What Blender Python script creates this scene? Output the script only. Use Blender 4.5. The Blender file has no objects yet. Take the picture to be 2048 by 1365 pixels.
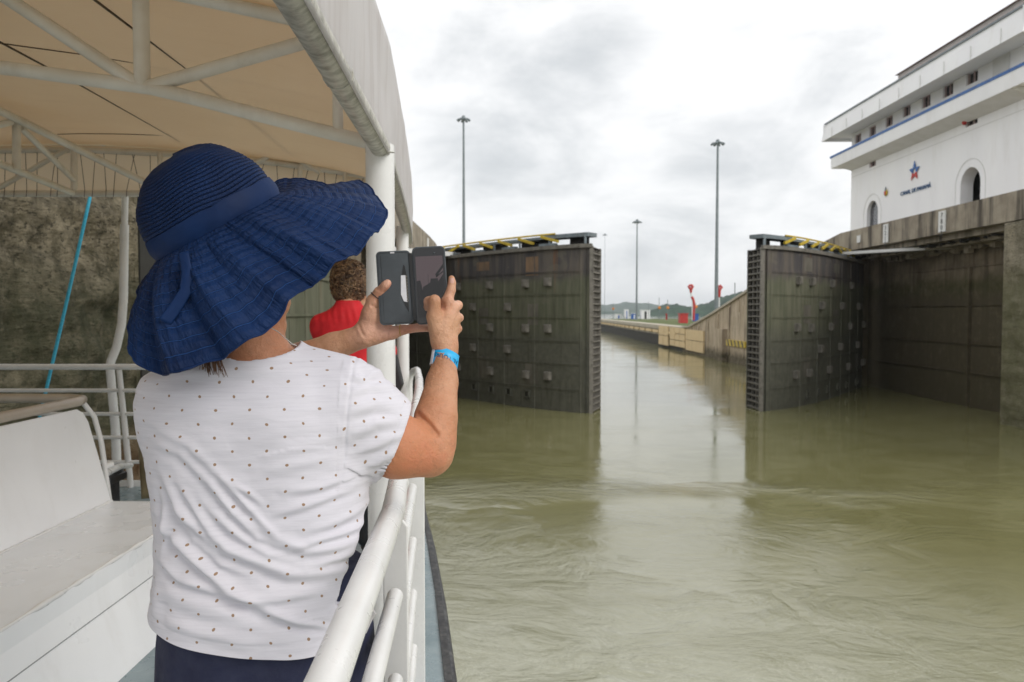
import bpy, bmesh, math, random
import numpy as np
from mathutils import Vector, Matrix, noise
R = math.radians
sc = bpy.context.scene
COL = sc.collection
CZ = 5.9                      # eye height above the water, metres
F = 1550.0
PITCH = math.atan((682.5-625)/F)
# ---------------- camera
cam_d = bpy.data.cameras.new('camera'); cam = bpy.data.objects.new('camera', cam_d); COL.objects.link(cam)
cam.location = (0, 0, CZ); cam.rotation_euler = (math.pi/2-PITCH, 0, 0)
cam_d.sensor_width = 36; cam_d.lens = 36*F/2048; cam_d.clip_start = 0.05; cam_d.clip_end = 12000
cam_d.dof.use_dof = True; cam_d.dof.focus_distance = 1.6; cam_d.dof.aperture_fstop = 8.0
sc.camera = cam
# ---------------- world: overcast sky
SUN_EL, SUN_AZ = 36, 128
w = bpy.data.worlds.new('World'); sc.world = w; w.use_nodes = True
nt = w.node_tree; nt.nodes.clear()
def wn(t, **k):
    n = nt.nodes.new(t)
    for a, b in k.items(): setattr(n, a, b)
    return n
L = nt.links.new
sky = wn('ShaderNodeTexSky', sky_type='NISHITA', sun_disc=False, sun_elevation=R(SUN_EL), sun_rotation=R(SUN_AZ))
tc = wn('ShaderNodeTexCoord')
def wdir(px, py):
    v = Vector(((px-1024)/F, math.cos(PITCH)+math.sin(PITCH)*(682.5-py)/F, math.cos(PITCH)*(682.5-py)/F-math.sin(PITCH)))
    return v.normalized()
n1 = wn('ShaderNodeTexNoise'); n1.inputs['Scale'].default_value = 5.2; n1.inputs['Detail'].default_value = 8; n1.inputs['Roughness'].default_value = .58; n1.inputs['Distortion'].default_value = .25
mp = wn('ShaderNodeMapping'); mp.inputs['Scale'].default_value = (1, 1, 2.0); L(tc.outputs['Generated'], mp.inputs['Vector']); L(mp.outputs[0], n1.inputs['Vector'])
def wmath(op, a, b=None, clamp=False):
    m = wn('ShaderNodeMath', operation=op); m.use_clamp = clamp
    for i, x in enumerate((a, b)):
        if x is None: continue
        if isinstance(x, (int, float)): m.inputs[i].default_value = x
        else: L(x, m.inputs[i])
    return m.outputs[0]
acc = None
# darker banks of cloud: direction, angular radius, depth
for (px, py, rad, amp) in ((1010, 300, .11, .8), (1140, 130, .10, .75), (930, 170, .13, .5), (1230, 120, .06, .4), (1330, 400, .12, .55), (1690, 170, .05, .55), (1560, 330, .16, .5), (1020, 430, .12, .45), (1300, 560, .25, .5), (930, 330, .08, .5), (1480, 430, .1, .35)):
    vm = wn('ShaderNodeVectorMath', operation='DISTANCE'); L(tc.outputs['Generated'], vm.inputs[0]); vm.inputs[1].default_value = wdir(px, py)
    mr = wn('ShaderNodeMapRange', interpolation_type='SMOOTHERSTEP'); L(vm.outputs['Value'], mr.inputs[0])
    mr.inputs[1].default_value = 0; mr.inputs[2].default_value = rad*1.5; mr.inputs[3].default_value = amp; mr.inputs[4].default_value = 0
    acc = mr.outputs[0] if acc is None else wmath('ADD', acc, mr.outputs[0])
d1 = wmath('ADD', wmath('MULTIPLY', acc, .42), wmath('MULTIPLY', wmath('SUBTRACT', n1.outputs['Fac'], .52), 2.1))
dark = wn('ShaderNodeMapRange', interpolation_type='SMOOTHSTEP'); L(d1, dark.inputs[0]); dark.inputs[1].default_value = .02; dark.inputs[2].default_value = .95
cr = wn('ShaderNodeMix', data_type='RGBA'); L(dark.outputs[0], cr.inputs[0]); cr.inputs[6].default_value = (9.1, 9.15, 9.2, 1); cr.inputs[7].default_value = (5.7, 5.95, 6.15, 1)
mx = wn('ShaderNodeMix', data_type='RGBA'); mx.inputs[0].default_value = .96; L(sky.outputs[0], mx.inputs[6]); L(cr.outputs[2], mx.inputs[7])
bg = wn('ShaderNodeBackground'); bg.inputs['Strength'].default_value = .1; L(mx.outputs[2], bg.inputs['Color'])
wo = wn('ShaderNodeOutputWorld'); L(bg.outputs[0], wo.inputs['Surface'])
# ---------------- sun behind cloud
sd = bpy.data.lights.new('sun', 'SUN'); sd.energy = 1.35; sd.angle = R(30); sd.color = (1, .96, .9)
so = bpy.data.objects.new('sun', sd); COL.objects.link(so)
az = R(SUN_AZ)                # compass direction the light comes from: x = sin, y = cos
sv = Vector((math.sin(az)*math.cos(R(SUN_EL)), math.cos(az)*math.cos(R(SUN_EL)), math.sin(R(SUN_EL))))
so.rotation_euler = sv.to_track_quat('Z', 'Y').to_euler(); so.location = (20, -20, 40)
sc.view_settings.view_transform = 'Standard'; sc.view_settings.look = 'None'; sc.view_settings.gamma = 1; sc.view_settings.exposure = 0.28
sc.view_settings.use_curve_mapping = False
sc.cycles.max_bounces = 8; sc.cycles.volume_bounces = 0

# ---------------- measuring helpers: a photo measurement + a real distance -> a point of the place
def ray(px, py):
    x = (px-1024)/F; v = (682.5-py)/F
    return Vector((x, math.cos(PITCH)+math.sin(PITCH)*v, math.cos(PITCH)*v-math.sin(PITCH)))
def P(px, py, Y):
    d = ray(px, py); t = Y/d.y
    return Vector((d.x*t, Y, CZ+d.z*t))
def PZ(px, py, z):
    d = ray(px, py); t = (z-CZ)/d.z
    return Vector((d.x*t, d.y*t, z))
def PX(px, py, X):
    d = ray(px, py); t = X/d.x
    return Vector((X, d.y*t, CZ+d.z*t))

# ---------------- object helpers
def tag(o, label=None, cat=None, group=None, kind=None):
    if label: o['label'] = label
    if cat: o['category'] = cat
    if group: o['group'] = group
    if kind: o['kind'] = kind
    return o
def empty(name, loc, label, cat, group=None, rot=None):
    o = bpy.data.objects.new(name, None); COL.objects.link(o); o.location = loc
    if rot: o.rotation_euler = rot
    return tag(o, label, cat, group)
def copy_tree(o, parent=None):
    c = o.copy(); COL.objects.link(c)
    if parent is not None: c.parent = parent
    for ch in list(o.children): copy_tree(ch, c)
    return c
class MB:
    def __init__(s): s.v = []; s.f = []; s.sm = []
    def add(s, vs, fs, smooth=False):
        n = len(s.v); s.v += [tuple(v) for v in vs]; s.f += [tuple(i+n for i in f) for f in fs]; s.sm += [smooth]*len(fs); return s
    def box(s, c, d, rot=None):
        c = Vector(c); hx, hy, hz = d[0]/2, d[1]/2, d[2]/2
        vs = [Vector((x, y, z)) for x in (-hx, hx) for y in (-hy, hy) for z in (-hz, hz)]
        if rot is not None: vs = [rot @ v for v in vs]
        return s.add([c+v for v in vs], [(0,1,3,2),(4,6,7,5),(0,4,5,1),(2,3,7,6),(0,2,6,4),(1,5,7,3)])
    def bx(s, x0, x1, y0, y1, z0, z1): return s.box(((x0+x1)/2, (y0+y1)/2, (z0+z1)/2), (abs(x1-x0), abs(y1-y0), abs(z1-z0)))
    def bar(s, a, b, wd, ht, up=(0,0,1)):
        a = Vector(a); b = Vector(b); d = (b-a); l = d.length; d.normalize(); up = Vector(up)
        sx = d.cross(up)
        if sx.length < 1e-4: sx = d.cross(Vector((0,1,0)))
        sx.normalize(); uz = sx.cross(d)
        rot = Matrix((sx, d, uz)).transposed()
        return s.box((a+b)/2, (wd, l, ht), rot)
    def tube(s, pts, r, n=12, caps=True, closed=False):
        pts = [Vector(p) for p in pts]; m = len(pts)
        rr = r if isinstance(r, (list, tuple)) else [r]*m
        T = []
        for i in range(m):
            a = pts[(i-1) % m] if (i > 0 or closed) else pts[i]; b = pts[(i+1) % m] if (i < m-1 or closed) else pts[i]
            T.append((b-a).normalized())
        up = Vector((0,0,1)) if abs(T[0].z) < .9 else Vector((1,0,0))
        nrm = (up-T[0]*up.dot(T[0])).normalized(); vs = []
        for i in range(m):
            if i: nrm = (nrm-T[i]*nrm.dot(T[i])).normalized()
            bi = T[i].cross(nrm)
            for k in range(n):
                a = 2*math.pi*k/n; vs.append(pts[i]+(nrm*math.cos(a)+bi*math.sin(a))*rr[i])
        fs = []
        for i in range(m if closed else m-1):
            j = (i+1) % m
            for k in range(n): fs.append((i*n+k, i*n+(k+1)%n, j*n+(k+1)%n, j*n+k))
        s.add(vs, fs, True)
        if caps and not closed:
            s.add(vs[:n], [tuple(range(n))[::-1]]); s.add(vs[-n:], [tuple(range(n))])
        return s
    def prism(s, outline, vec):
        n = len(outline); vec = Vector(vec); o = [Vector(p) for p in outline]
        vs = o+[p+vec for p in o]
        return s.add(vs, [tuple(range(n))[::-1], tuple(range(n, 2*n))]+[(i, (i+1)%n, n+(i+1)%n, n+i) for i in range(n)])
    def grid(s, fn, nu, nv, smooth=True, wrap=False):
        vs = [fn(i/nu, j/nv) for i in range(nu+(0 if wrap else 1)) for j in range(nv+1)]
        fs = []
        nn = nu if wrap else nu+1
        for i in range(nu):
            for j in range(nv):
                a = i*(nv+1)+j; b = ((i+1) % nn)*(nv+1)+j
                fs.append((a, b, b+1, a+1))
        return s.add(vs, fs, smooth)
    def lathe(s, prof, c=(0,0,0), n=24, axis=None):
        c = Vector(c); rot = Vector(axis).to_track_quat('Z', 'Y').to_matrix() if axis is not None else Matrix.Identity(3)
        vs = [c+rot@Vector((r*math.cos(2*math.pi*k/n), r*math.sin(2*math.pi*k/n), z)) for r, z in prof for k in range(n)]
        fs = [(i*n+k, i*n+(k+1)%n, (i+1)*n+(k+1)%n, (i+1)*n+k) for i in range(len(prof)-1) for k in range(n)]
        s.add(vs, fs, True)
        if prof[0][0] > 1e-5: s.add(vs[:n], [tuple(range(n))[::-1]])
        if prof[-1][0] > 1e-5: s.add(vs[-n:], [tuple(range(n))])
        return s
    def build(s, name, m, parent=None, bevel=0, label=None):
        me = bpy.data.meshes.new(name); me.from_pydata(s.v, [], s.f); me.update()
        me.polygons.foreach_set('use_smooth', s.sm)
        o = bpy.data.objects.new(name, me); COL.objects.link(o)
        if m: me.materials.append(m)
        if parent is not None:
            o.parent = parent; o.matrix_parent_inverse = parent_inv(parent)
        if bevel:
            bm_ = o.modifiers.new('bevel', 'BEVEL'); bm_.width = bevel; bm_.segments = 2; bm_.limit_method = 'ANGLE'; bm_.angle_limit = R(40)
        if label: o['label'] = label
        return o
def world_m(o):
    m = Matrix.LocRotScale(o.location, o.rotation_euler, o.scale)
    if o.parent: m = world_m(o.parent) @ o.matrix_parent_inverse @ m
    return m
def parent_inv(p): return world_m(p).inverted()
def mesh_np(name, V, Fq, m, parent=None, smooth=True):
    me = bpy.data.meshes.new(name); nf = len(Fq)
    me.vertices.add(len(V)); me.vertices.foreach_set('co', np.asarray(V, dtype=np.float32).ravel())
    me.loops.add(nf*4); me.loops.foreach_set('vertex_index', np.asarray(Fq, dtype=np.int32).ravel())
    me.polygons.add(nf); me.polygons.foreach_set('loop_start', np.arange(0, nf*4, 4, dtype=np.int32))
    me.polygons.foreach_set('use_smooth', np.full(nf, smooth))
    me.update(calc_edges=True); me.validate()
    o = bpy.data.objects.new(name, me); COL.objects.link(o); me.materials.append(m)
    if parent is not None: o.parent = parent; o.matrix_parent_inverse = parent_inv(parent)
    return o

# ---------------- materials
def newmat(name):
    m = bpy.data.materials.new(name); m.use_nodes = True
    return m, m.node_tree, m.node_tree.nodes['Principled BSDF']
def nd(t, kind, ins=None, **k):
    n = t.nodes.new(kind)
    for a, b in k.items(): setattr(n, a, b)
    for a, b in (ins or {}).items():
        if hasattr(b, 'is_output') or isinstance(b, bpy.types.NodeSocket): t.links.new(b, n.inputs[a])
        else: n.inputs[a].default_value = b
    return n
def c4(c): return (c[0], c[1], c[2], 1)
def coords(t, stretch=(1,1,1), uv=None):
    tcn = nd(t, 'ShaderNodeTexCoord') if uv is None else nd(t, 'ShaderNodeUVMap', uv_map=uv)
    return nd(t, 'ShaderNodeMapping', {'Vector': tcn.outputs['Object' if uv is None else 'UV'], 'Scale': stretch}).outputs[0]
def ntex(t, vec, scale, detail=5, rough=.55, dist=0):
    return nd(t, 'ShaderNodeTexNoise', {'Vector': vec, 'Scale': scale, 'Detail': detail, 'Roughness': rough, 'Distortion': dist}).outputs['Fac']
def rng(t, v, a, b, c=0., d=1., smooth=True):
    return nd(t, 'ShaderNodeMapRange', {0: v, 1: a, 2: b, 3: c, 4: d}, interpolation_type='SMOOTHSTEP' if smooth else 'LINEAR').outputs[0]
def mixc(t, f, a, b, mode='MIX'):
    n = nd(t, 'ShaderNodeMix', data_type='RGBA', blend_type=mode)
    for i, x in ((0, f), (6, a), (7, b)):
        if isinstance(x, bpy.types.NodeSocket): t.links.new(x, n.inputs[i])
        else: n.inputs[i].default_value = c4(x) if isinstance(x, (tuple, list)) else x
    return n.outputs[2]
def mth(t, op, a, b=0., clamp=False):
    n = nd(t, 'ShaderNodeMath', {0: a, 1: b}, operation=op); n.use_clamp = clamp; return n.outputs[0]
def bump(t, h, strength=.3, dist=.01, nrm=None):
    n = nd(t, 'ShaderNodeBump', {'Height': h, 'Strength': strength, 'Distance': dist})
    if nrm is not None: t.links.new(nrm, n.inputs['Normal'])
    return n.outputs[0]
def simple(name, c1, c2=None, rough=.5, scale=4, detail=5, stretch=(1,1,1), bs=0, bscale=60, bd=.003, metal=0, lo=.35, hi=.65, spec=.5, dirt=None, dirt_scale=2, dirt_amt=.5, coat=0):
    m, t, b = newmat(name); vec = coords(t, stretch)
    f = rng(t, ntex(t, vec, scale, detail), lo, hi)
    col = mixc(t, f, c1, c2 or tuple(x*.85 for x in c1))
    if dirt:
        g = rng(t, ntex(t, coords(t, (1,1,.25)), dirt_scale, 8, .65), .5, .75)
        col = mixc(t, mth(t, 'MULTIPLY', g, dirt_amt), col, dirt)
    t.links.new(col, b.inputs['Base Color'])
    rr = rng(t, ntex(t, vec, scale*2.3, 4), .3, .7, max(rough-.08, .02), min(rough+.08, 1)); t.links.new(rr, b.inputs['Roughness'])
    b.inputs['Metallic'].default_value = metal; b.inputs['Specular IOR Level'].default_value = spec; b.inputs['Coat Weight'].default_value = coat
    if bs: t.links.new(bump(t, ntex(t, coords(t), bscale, 4), bs, bd), b.inputs['Normal'])
    return m
M = {}
M['white_paint'] = simple('white_paint', (.77,.77,.76), (.71,.71,.70), .32, 5, bs=.25, bscale=70, bd=.0015, dirt=(.70,.68,.64), dirt_scale=3, dirt_amt=.15)
M['cream_paint'] = simple('cream_paint', (.74,.71,.64), (.66,.62,.54), .45, 5, bs=.2, bscale=50, bd=.002, dirt=(.4,.34,.26), dirt_scale=4, dirt_amt=.45)
M['bench_paint'] = simple('bench_paint', (.90,.91,.92), (.86,.87,.88), .35, 2, bs=.12, bscale=90, bd=.001, dirt=(.5,.47,.42), dirt_scale=8, dirt_amt=.12)
M['seat_paint'] = simple('seat_paint', (.84,.87,.90), (.80,.83,.86), .3, 2, bs=.15, bscale=90, bd=.001, dirt=(.55,.50,.44), dirt_scale=6, dirt_amt=.18)
M['tan_tube'] = simple('tan_tube', (.52,.46,.38), (.44,.38,.31), .4, 6, bs=.15, dirt=(.3,.25,.2), dirt_amt=.3)
M['pipe_worn'] = simple('pipe_worn', (.56,.54,.49), (.30,.29,.25), .5, 26, 8, (1,1.6,1), bs=.15, bscale=80, bd=.001, lo=.35, hi=.72, dirt=(.12,.12,.10), dirt_scale=9, dirt_amt=.65)
M['deck_paint'] = simple('deck_paint', (.24,.31,.335), (.17,.235,.26), .28, 3, bs=.3, bscale=60, dirt=(.42,.46,.46), dirt_scale=9, dirt_amt=.35)
M['seam_grey'] = simple('seam_grey', (.30,.31,.31), (.25,.26,.26), .6, 20)
M['rubber'] = simple('rubber', (.03,.03,.033), (.06,.06,.06), .6, 20, bs=.3, dirt=(.25,.25,.23), dirt_scale=14, dirt_amt=.35)
M['black'] = simple('black', (.012,.012,.014), (.02,.02,.022), .45, 10, bs=.1)
M['seam'] = simple('seam', (.10,.065,.035), (.06,.045,.03), .7, 30)
M['rope_blue'] = simple('rope_blue', (.04,.40,.62), (.08,.52,.74), .7, 60, bs=.5, bscale=150)
M['tarp'] = simple('tarp', (.35,.29,.17), (.27,.22,.13), .8, 6, bs=.3)
M['steel_grey'] = simple('steel_grey', (.20,.24,.26), (.14,.17,.19), .45, 2, dirt=(.1,.08,.06), dirt_amt=.4)
M['mast'] = simple('mast', (.22,.25,.26), (.17,.2,.21), .45, 2, metal=.3)
M['yellow'] = simple('yellow', (.62,.45,.03), (.5,.36,.04), .5, 4, dirt=(.15,.11,.04), dirt_amt=.5)
M['timber'] = simple('timber', (.74,.58,.34), (.62,.46,.25), .8, 3, 6, (1,1,5), dirt=(.25,.17,.09), dirt_amt=.45)
M['red'] = simple('red', (.52,.03,.02), (.4,.03,.03), .5, 2)
M['blue'] = simple('blue', (.02,.12,.45), (.02,.09,.33), .5, 2)
M['orange'] = simple('orange', (.75,.28,.04), (.6,.2,.04), .5, 2)
M['white_wall'] = simple('white_wall', (.93,.93,.93), (.89,.89,.9), .7, .35, 7, (1,1,.3), dirt=(.66,.64,.6), dirt_scale=1.1, dirt_amt=.3)
M['soffit'] = simple('soffit', (.74,.74,.73), (.68,.68,.66), .8, 1)
M['roof_tile'] = simple('roof_tile', (.30,.17,.13), (.22,.12,.1), .8, 3, 6, (1,6,1), dirt=(.12,.1,.09), dirt_amt=.5)
M['roof_fascia'] = simple('roof_fascia', (.52,.47,.45), (.42,.38,.36), .7, 2, 6, (1,8,1), dirt=(.2,.17,.15), dirt_amt=.5)
M['blue_trim'] = simple('blue_trim', (.03,.14,.42), (.03,.11,.33), .5, 2)
M['window_dark'] = simple('window_dark', (.03,.035,.04), (.06,.06,.07), .12, 2, spec=.8)
M['win_frame'] = simple('win_frame', (.6,.45,.44), (.5,.4,.38), .5, 3)
M['red_shirt'] = simple('red_shirt', (.62,.012,.02), (.5,.008,.015), .75, 8, bs=.3, bscale=30, bd=.01)
M['pants'] = simple('pants', (.012,.015,.045), (.02,.024,.06), .8, 12, bs=.4, bscale=25, bd=.01)
M['shoe'] = simple('shoe', (.1,.09,.08), (.06,.05,.05), .6, 8)
M['case'] = simple('case', (.072,.084,.096), (.060,.070,.080), .55, 30, bs=.25, bscale=600, bd=.0006)
M['glass_dark'] = simple('glass_dark', (.006,.006,.008), (.008,.008,.01), .08, 3, spec=.6)
M['band'] = simple('band', (.01,.36,.72), (.02,.42,.78), .4, 40)
M['band_white'] = simple('band_white', (.75,.75,.78), (.65,.65,.7), .4, 40)
M['ink'] = simple('ink', (.01,.08,.20), (.01,.07,.18), .5, 10)
M['gold'] = simple('gold', (.6,.4,.15), (.5,.33,.12), .3, 10, metal=1)
M['silver'] = simple('silver', (.7,.68,.65), (.5,.48,.45), .3, 10, metal=1)
M['number_board'] = simple('number_board', (.78,.78,.76), (.7,.7,.68), .6, 6, dirt=(.4,.38,.33), dirt_amt=.4)
M['number_ink'] = simple('number_ink', (.08,.08,.08), (.12,.12,.12), .6, 10)
M['hut_white'] = simple('hut_white', (.8,.8,.8), (.72,.72,.74), .6, 2)

def concrete(name, base, pale, dark, streak=.6, rough_scale=1.2, bs=.6, bdist=.05, algae=None, band=None, strat=False, stretch=.1):
    m, t, b = newmat(name)
    v = coords(t); vs = coords(t, (1, 1, stretch)); vh = coords(t, (.25, .25, 1.6))
    c = mixc(t, rng(t, ntex(t, v, rough_scale, 8, .65), .3, .7), base, pale)
    c = mixc(t, mth(t, 'MULTIPLY', rng(t, ntex(t, vs, 1.6, 8, .62), .45, .68), streak), c, dark)
    if strat: c = mixc(t, mth(t, 'MULTIPLY', rng(t, ntex(t, vh, 1.3, 9, .7), .5, .7), .6), c, dark)
    if strat:
        c = mixc(t, mth(t, 'MULTIPLY', rng(t, ntex(t, coords(t, (1,1,1.7)), 4.5, 9, .72), .54, .62), .6), c, pale)
        c = mixc(t, mth(t, 'MULTIPLY', rng(t, ntex(t, coords(t, (1,1,2.4)), 7, 6, .7), .47, .38), .75), c, dark)
    sep = nd(t, 'ShaderNodeSeparateXYZ', {0: nd(t, 'ShaderNodeNewGeometry').outputs['Position']})
    zz = mth(t, 'ADD', sep.outputs[2], mth(t, 'MULTIPLY', ntex(t, v, .8, 6), 1.2))
    for (z0, z1, col, amt) in (algae or []):
        f = mth(t, 'MULTIPLY', rng(t, zz, z0, z1), rng(t, ntex(t, v, 2.2, 8, .7), .25, .6, .45, 1.))
        c = mixc(t, mth(t, 'MULTIPLY', f, amt), c, col)
    t.links.new(c, b.inputs['Base Color']); b.inputs['Roughness'].default_value = .85; b.inputs['Specular IOR Level'].default_value = .25
    h = mth(t, 'ADD', ntex(t, v, 1.5, 12, .68), mth(t, 'MULTIPLY', ntex(t, vh, 2.5, 10, .7), .7 if strat else .1))
    t.links.new(bump(t, h, bs, bdist), b.inputs['Normal'])
    return m
M['coping'] = concrete('coping', (.26,.22,.17), (.40,.35,.27), (.05,.042,.035), .85, .8, .4, .05)
M['wall_right'] = concrete('wall_right', (.135,.110,.074), (.25,.20,.14), (.035,.028,.018), .6, .6, .5, .08, algae=[(9.1,8.2,(.055,.055,.020),.85), (8.2,7.2,(.088,.070,.046),.75), (4.0,1.0,(.09,.08,.045),.5)])
M['wall_rough'] = concrete('wall_rough', (.115,.098,.056), (.42,.36,.25), (.012,.011,.006), .5, 2.6, 1.0, .5, algae=[(8.0,6.3,(.044,.050,.022),.8), (4.4,3.4,(.28,.10,.04),.35)], strat=True)
M['pier'] = concrete('pier', (.24,.21,.15), (.34,.30,.22), (.07,.065,.04), .4, 1.5, .8, .12, algae=[(9.5,7.5,(.12,.12,.06),.8)], strat=True)
M['approach'] = concrete('approach', (.42,.34,.24), (.56,.47,.35), (.13,.10,.075), .75, .4, .4, .05, algae=[(2.4,1.2,(.07,.06,.035),.95)])
M['slab'] = concrete('slab', (.42,.38,.30), (.5,.46,.38), (.2,.17,.13), .4, .3, .3, .02)
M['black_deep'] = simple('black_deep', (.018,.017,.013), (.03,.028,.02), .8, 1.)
def gatemat():
    m, t, b = newmat('gate_plate')
    v = coords(t); vs = coords(t, (1.2, 1.2, .12))
    sep = nd(t, 'ShaderNodeSeparateXYZ', {0: nd(t, 'ShaderNodeNewGeometry').outputs['Position']})
    zz = mth(t, 'ADD', sep.outputs[2], mth(t, 'MULTIPLY', mth(t, 'SUBTRACT', ntex(t, v, .9, 5), .5), .9))
    low = mixc(t, rng(t, ntex(t, v, 2.5, 8, .7), .3, .7), (.094,.095,.075), (.135,.133,.105))
    mid = mixc(t, rng(t, ntex(t, vs, 2.0, 8, .65), .35, .65), (.105,.112,.074), (.158,.157,.112))
    top = mixc(t, rng(t, ntex(t, vs, 1.2, 8, .65), .35, .68), (.070,.066,.070), (.15,.13,.11))
    c = mixc(t, rng(t, zz, 3.6, 5.6), low, mid); c = mixc(t, rng(t, zz, 7.6, 8.3), c, top)
    rust = mth(t, 'MULTIPLY', rng(t, ntex(t, vs, 1.1, 6), .60, .72), rng(t, zz, 5.5, 9.0)); c = mixc(t, mth(t, 'MULTIPLY', rust, .7), c, (.22,.11,.05))
    c = mixc(t, mth(t, 'MULTIPLY', rng(t, ntex(t, vs, 3.5, 8, .7), .5, .7), .5), c, (.05,.048,.036))
    pale = rng(t, ntex(t, coords(t, (.35,.35,.5)), 1.7, 3), .62, .66); c = mixc(t, mth(t, 'MULTIPLY', pale, .35), c, (.17,.155,.12))
    t.links.new(c, b.inputs['Base Color']); b.inputs['Roughness'].default_value = .65; b.inputs['Specular IOR Level'].default_value = .2
    t.links.new(bump(t, ntex(t, v, 5, 8, .7), .35, .03), b.inputs['Normal'])
    return m
M['gate'] = gatemat()
M['gate_block'] = simple('gate_block', (.20,.185,.16), (.14,.13,.11), .7, 3, bs=.3, dirt=(.05,.05,.04), dirt_amt=.5)
M['patch'] = simple('patch', (.16,.145,.12), (.10,.095,.075), .7, 1.5, 7, (1,1,.4), dirt=(.06,.055,.04), dirt_amt=.6)
M['patch_rust'] = simple('patch_rust', (.24,.15,.085), (.14,.10,.07), .7, 1.5, 7, (1,1,.4), dirt=(.06,.055,.04), dirt_amt=.6)

def fabric_roof():
    m, t, b = newmat('canopy_fabric'); v = coords(t)
    c = mixc(t, rng(t, ntex(t, v, 1.2, 6), .3, .7), (.78,.69,.56), (.71,.61,.48))
    c = mixc(t, mth(t, 'MULTIPLY', rng(t, ntex(t, coords(t, (.5,3,1)), 3, 8, .7), .55, .75), .35), c, (.5,.4,.27))
    t.links.new(c, b.inputs['Base Color']); b.inputs['Roughness'].default_value = .7
    tr = nd(t, 'ShaderNodeBsdfTranslucent', {'Color': (.86,.71,.52,1)})
    nb = bump(t, ntex(t, v, 2.5, 4), .25, .03); t.links.new(nb, b.inputs['Normal'])
    ms = nd(t, 'ShaderNodeMixShader', {0: .33, 1: b.outputs[0], 2: tr.outputs[0]})
    t.links.new(ms.outputs[0], t.nodes['Material Output'].inputs['Surface'])
    return m
M['fabric'] = fabric_roof()
def fabric_white():
    m, t, b = newmat('valance_fabric'); v = coords(t, (3, 3, .25))
    c = mixc(t, rng(t, ntex(t, v, 5, 8, .7), .4, .75), (.80,.79,.80), (.62,.59,.58))
    t.links.new(c, b.inputs['Base Color']); b.inputs['Roughness'].default_value = .6
    tr = nd(t, 'ShaderNodeBsdfTranslucent', {'Color': (.85,.82,.82,1)})
    t.links.new(bump(t, ntex(t, coords(t, (3,3,.3)), 5, 4), .3, .015), b.inputs['Normal'])
    ms = nd(t, 'ShaderNodeMixShader', {0: .45, 1: b.outputs[0], 2: tr.outputs[0]})
    t.links.new(ms.outputs[0], t.nodes['Material Output'].inputs['Surface'])
    return m
M['valance'] = fabric_white()
def skinmat(name, c1, c2, red):
    m, t, b = newmat(name); v = coords(t)
    tone = nd(t, 'ShaderNodeAttribute', attribute_name='tone').outputs['Fac']
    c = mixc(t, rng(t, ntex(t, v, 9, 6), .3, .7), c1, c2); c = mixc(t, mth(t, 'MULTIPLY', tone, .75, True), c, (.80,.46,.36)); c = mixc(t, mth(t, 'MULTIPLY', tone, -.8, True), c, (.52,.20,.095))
    c = mixc(t, mth(t, 'MULTIPLY', rng(t, ntex(t, v, 14, 3), .5, .7), .35), c, red)
    fk = nd(t, 'ShaderNodeTexVoronoi', {'Vector': v, 'Scale': 95., 'Randomness': 1.}).outputs['Distance']
    c = mixc(t, mth(t, 'MULTIPLY', rng(t, fk, .22, .08), rng(t, ntex(t, v, 30, 2), .5, .6, 0, .45)), c, tuple(x*.5 for x in c1))
    t.links.new(c, b.inputs['Base Color']); b.inputs['Roughness'].default_value = .48; b.inputs['Specular IOR Level'].default_value = .4
    b.inputs['Subsurface Weight'].default_value = .12; b.inputs['Subsurface Radius'].default_value = (.9,.35,.15); b.inputs['Subsurface Scale'].default_value = .008
    h = mth(t, 'ADD', ntex(t, v, 220, 4), mth(t, 'MULTIPLY', ntex(t, v, 75, 5, .65, .6), 2.6))
    c = mixc(t, rng(t, ntex(t, v, 42, 4, .6), .5, .72, 0, .35), c, tuple(x*.72 for x in c2)); t.links.new(c, b.inputs['Base Color'])
    t.links.new(bump(t, h, .8, .0015), b.inputs['Normal'])
    return m
M['skin'] = skinmat('skin', (.60,.34,.21), (.43,.20,.105), (.58,.19,.11))
M['hair'] = simple('hair', (.16,.07,.03), (.08,.035,.015), .5, 40)
M['hair_brown'] = simple('hair_brown', (.15,.08,.04), (.06,.032,.018), .5, 25)
M['hair_blond'] = simple('hair_blond', (.28,.17,.09), (.18,.11,.055), .5, 25)
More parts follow.
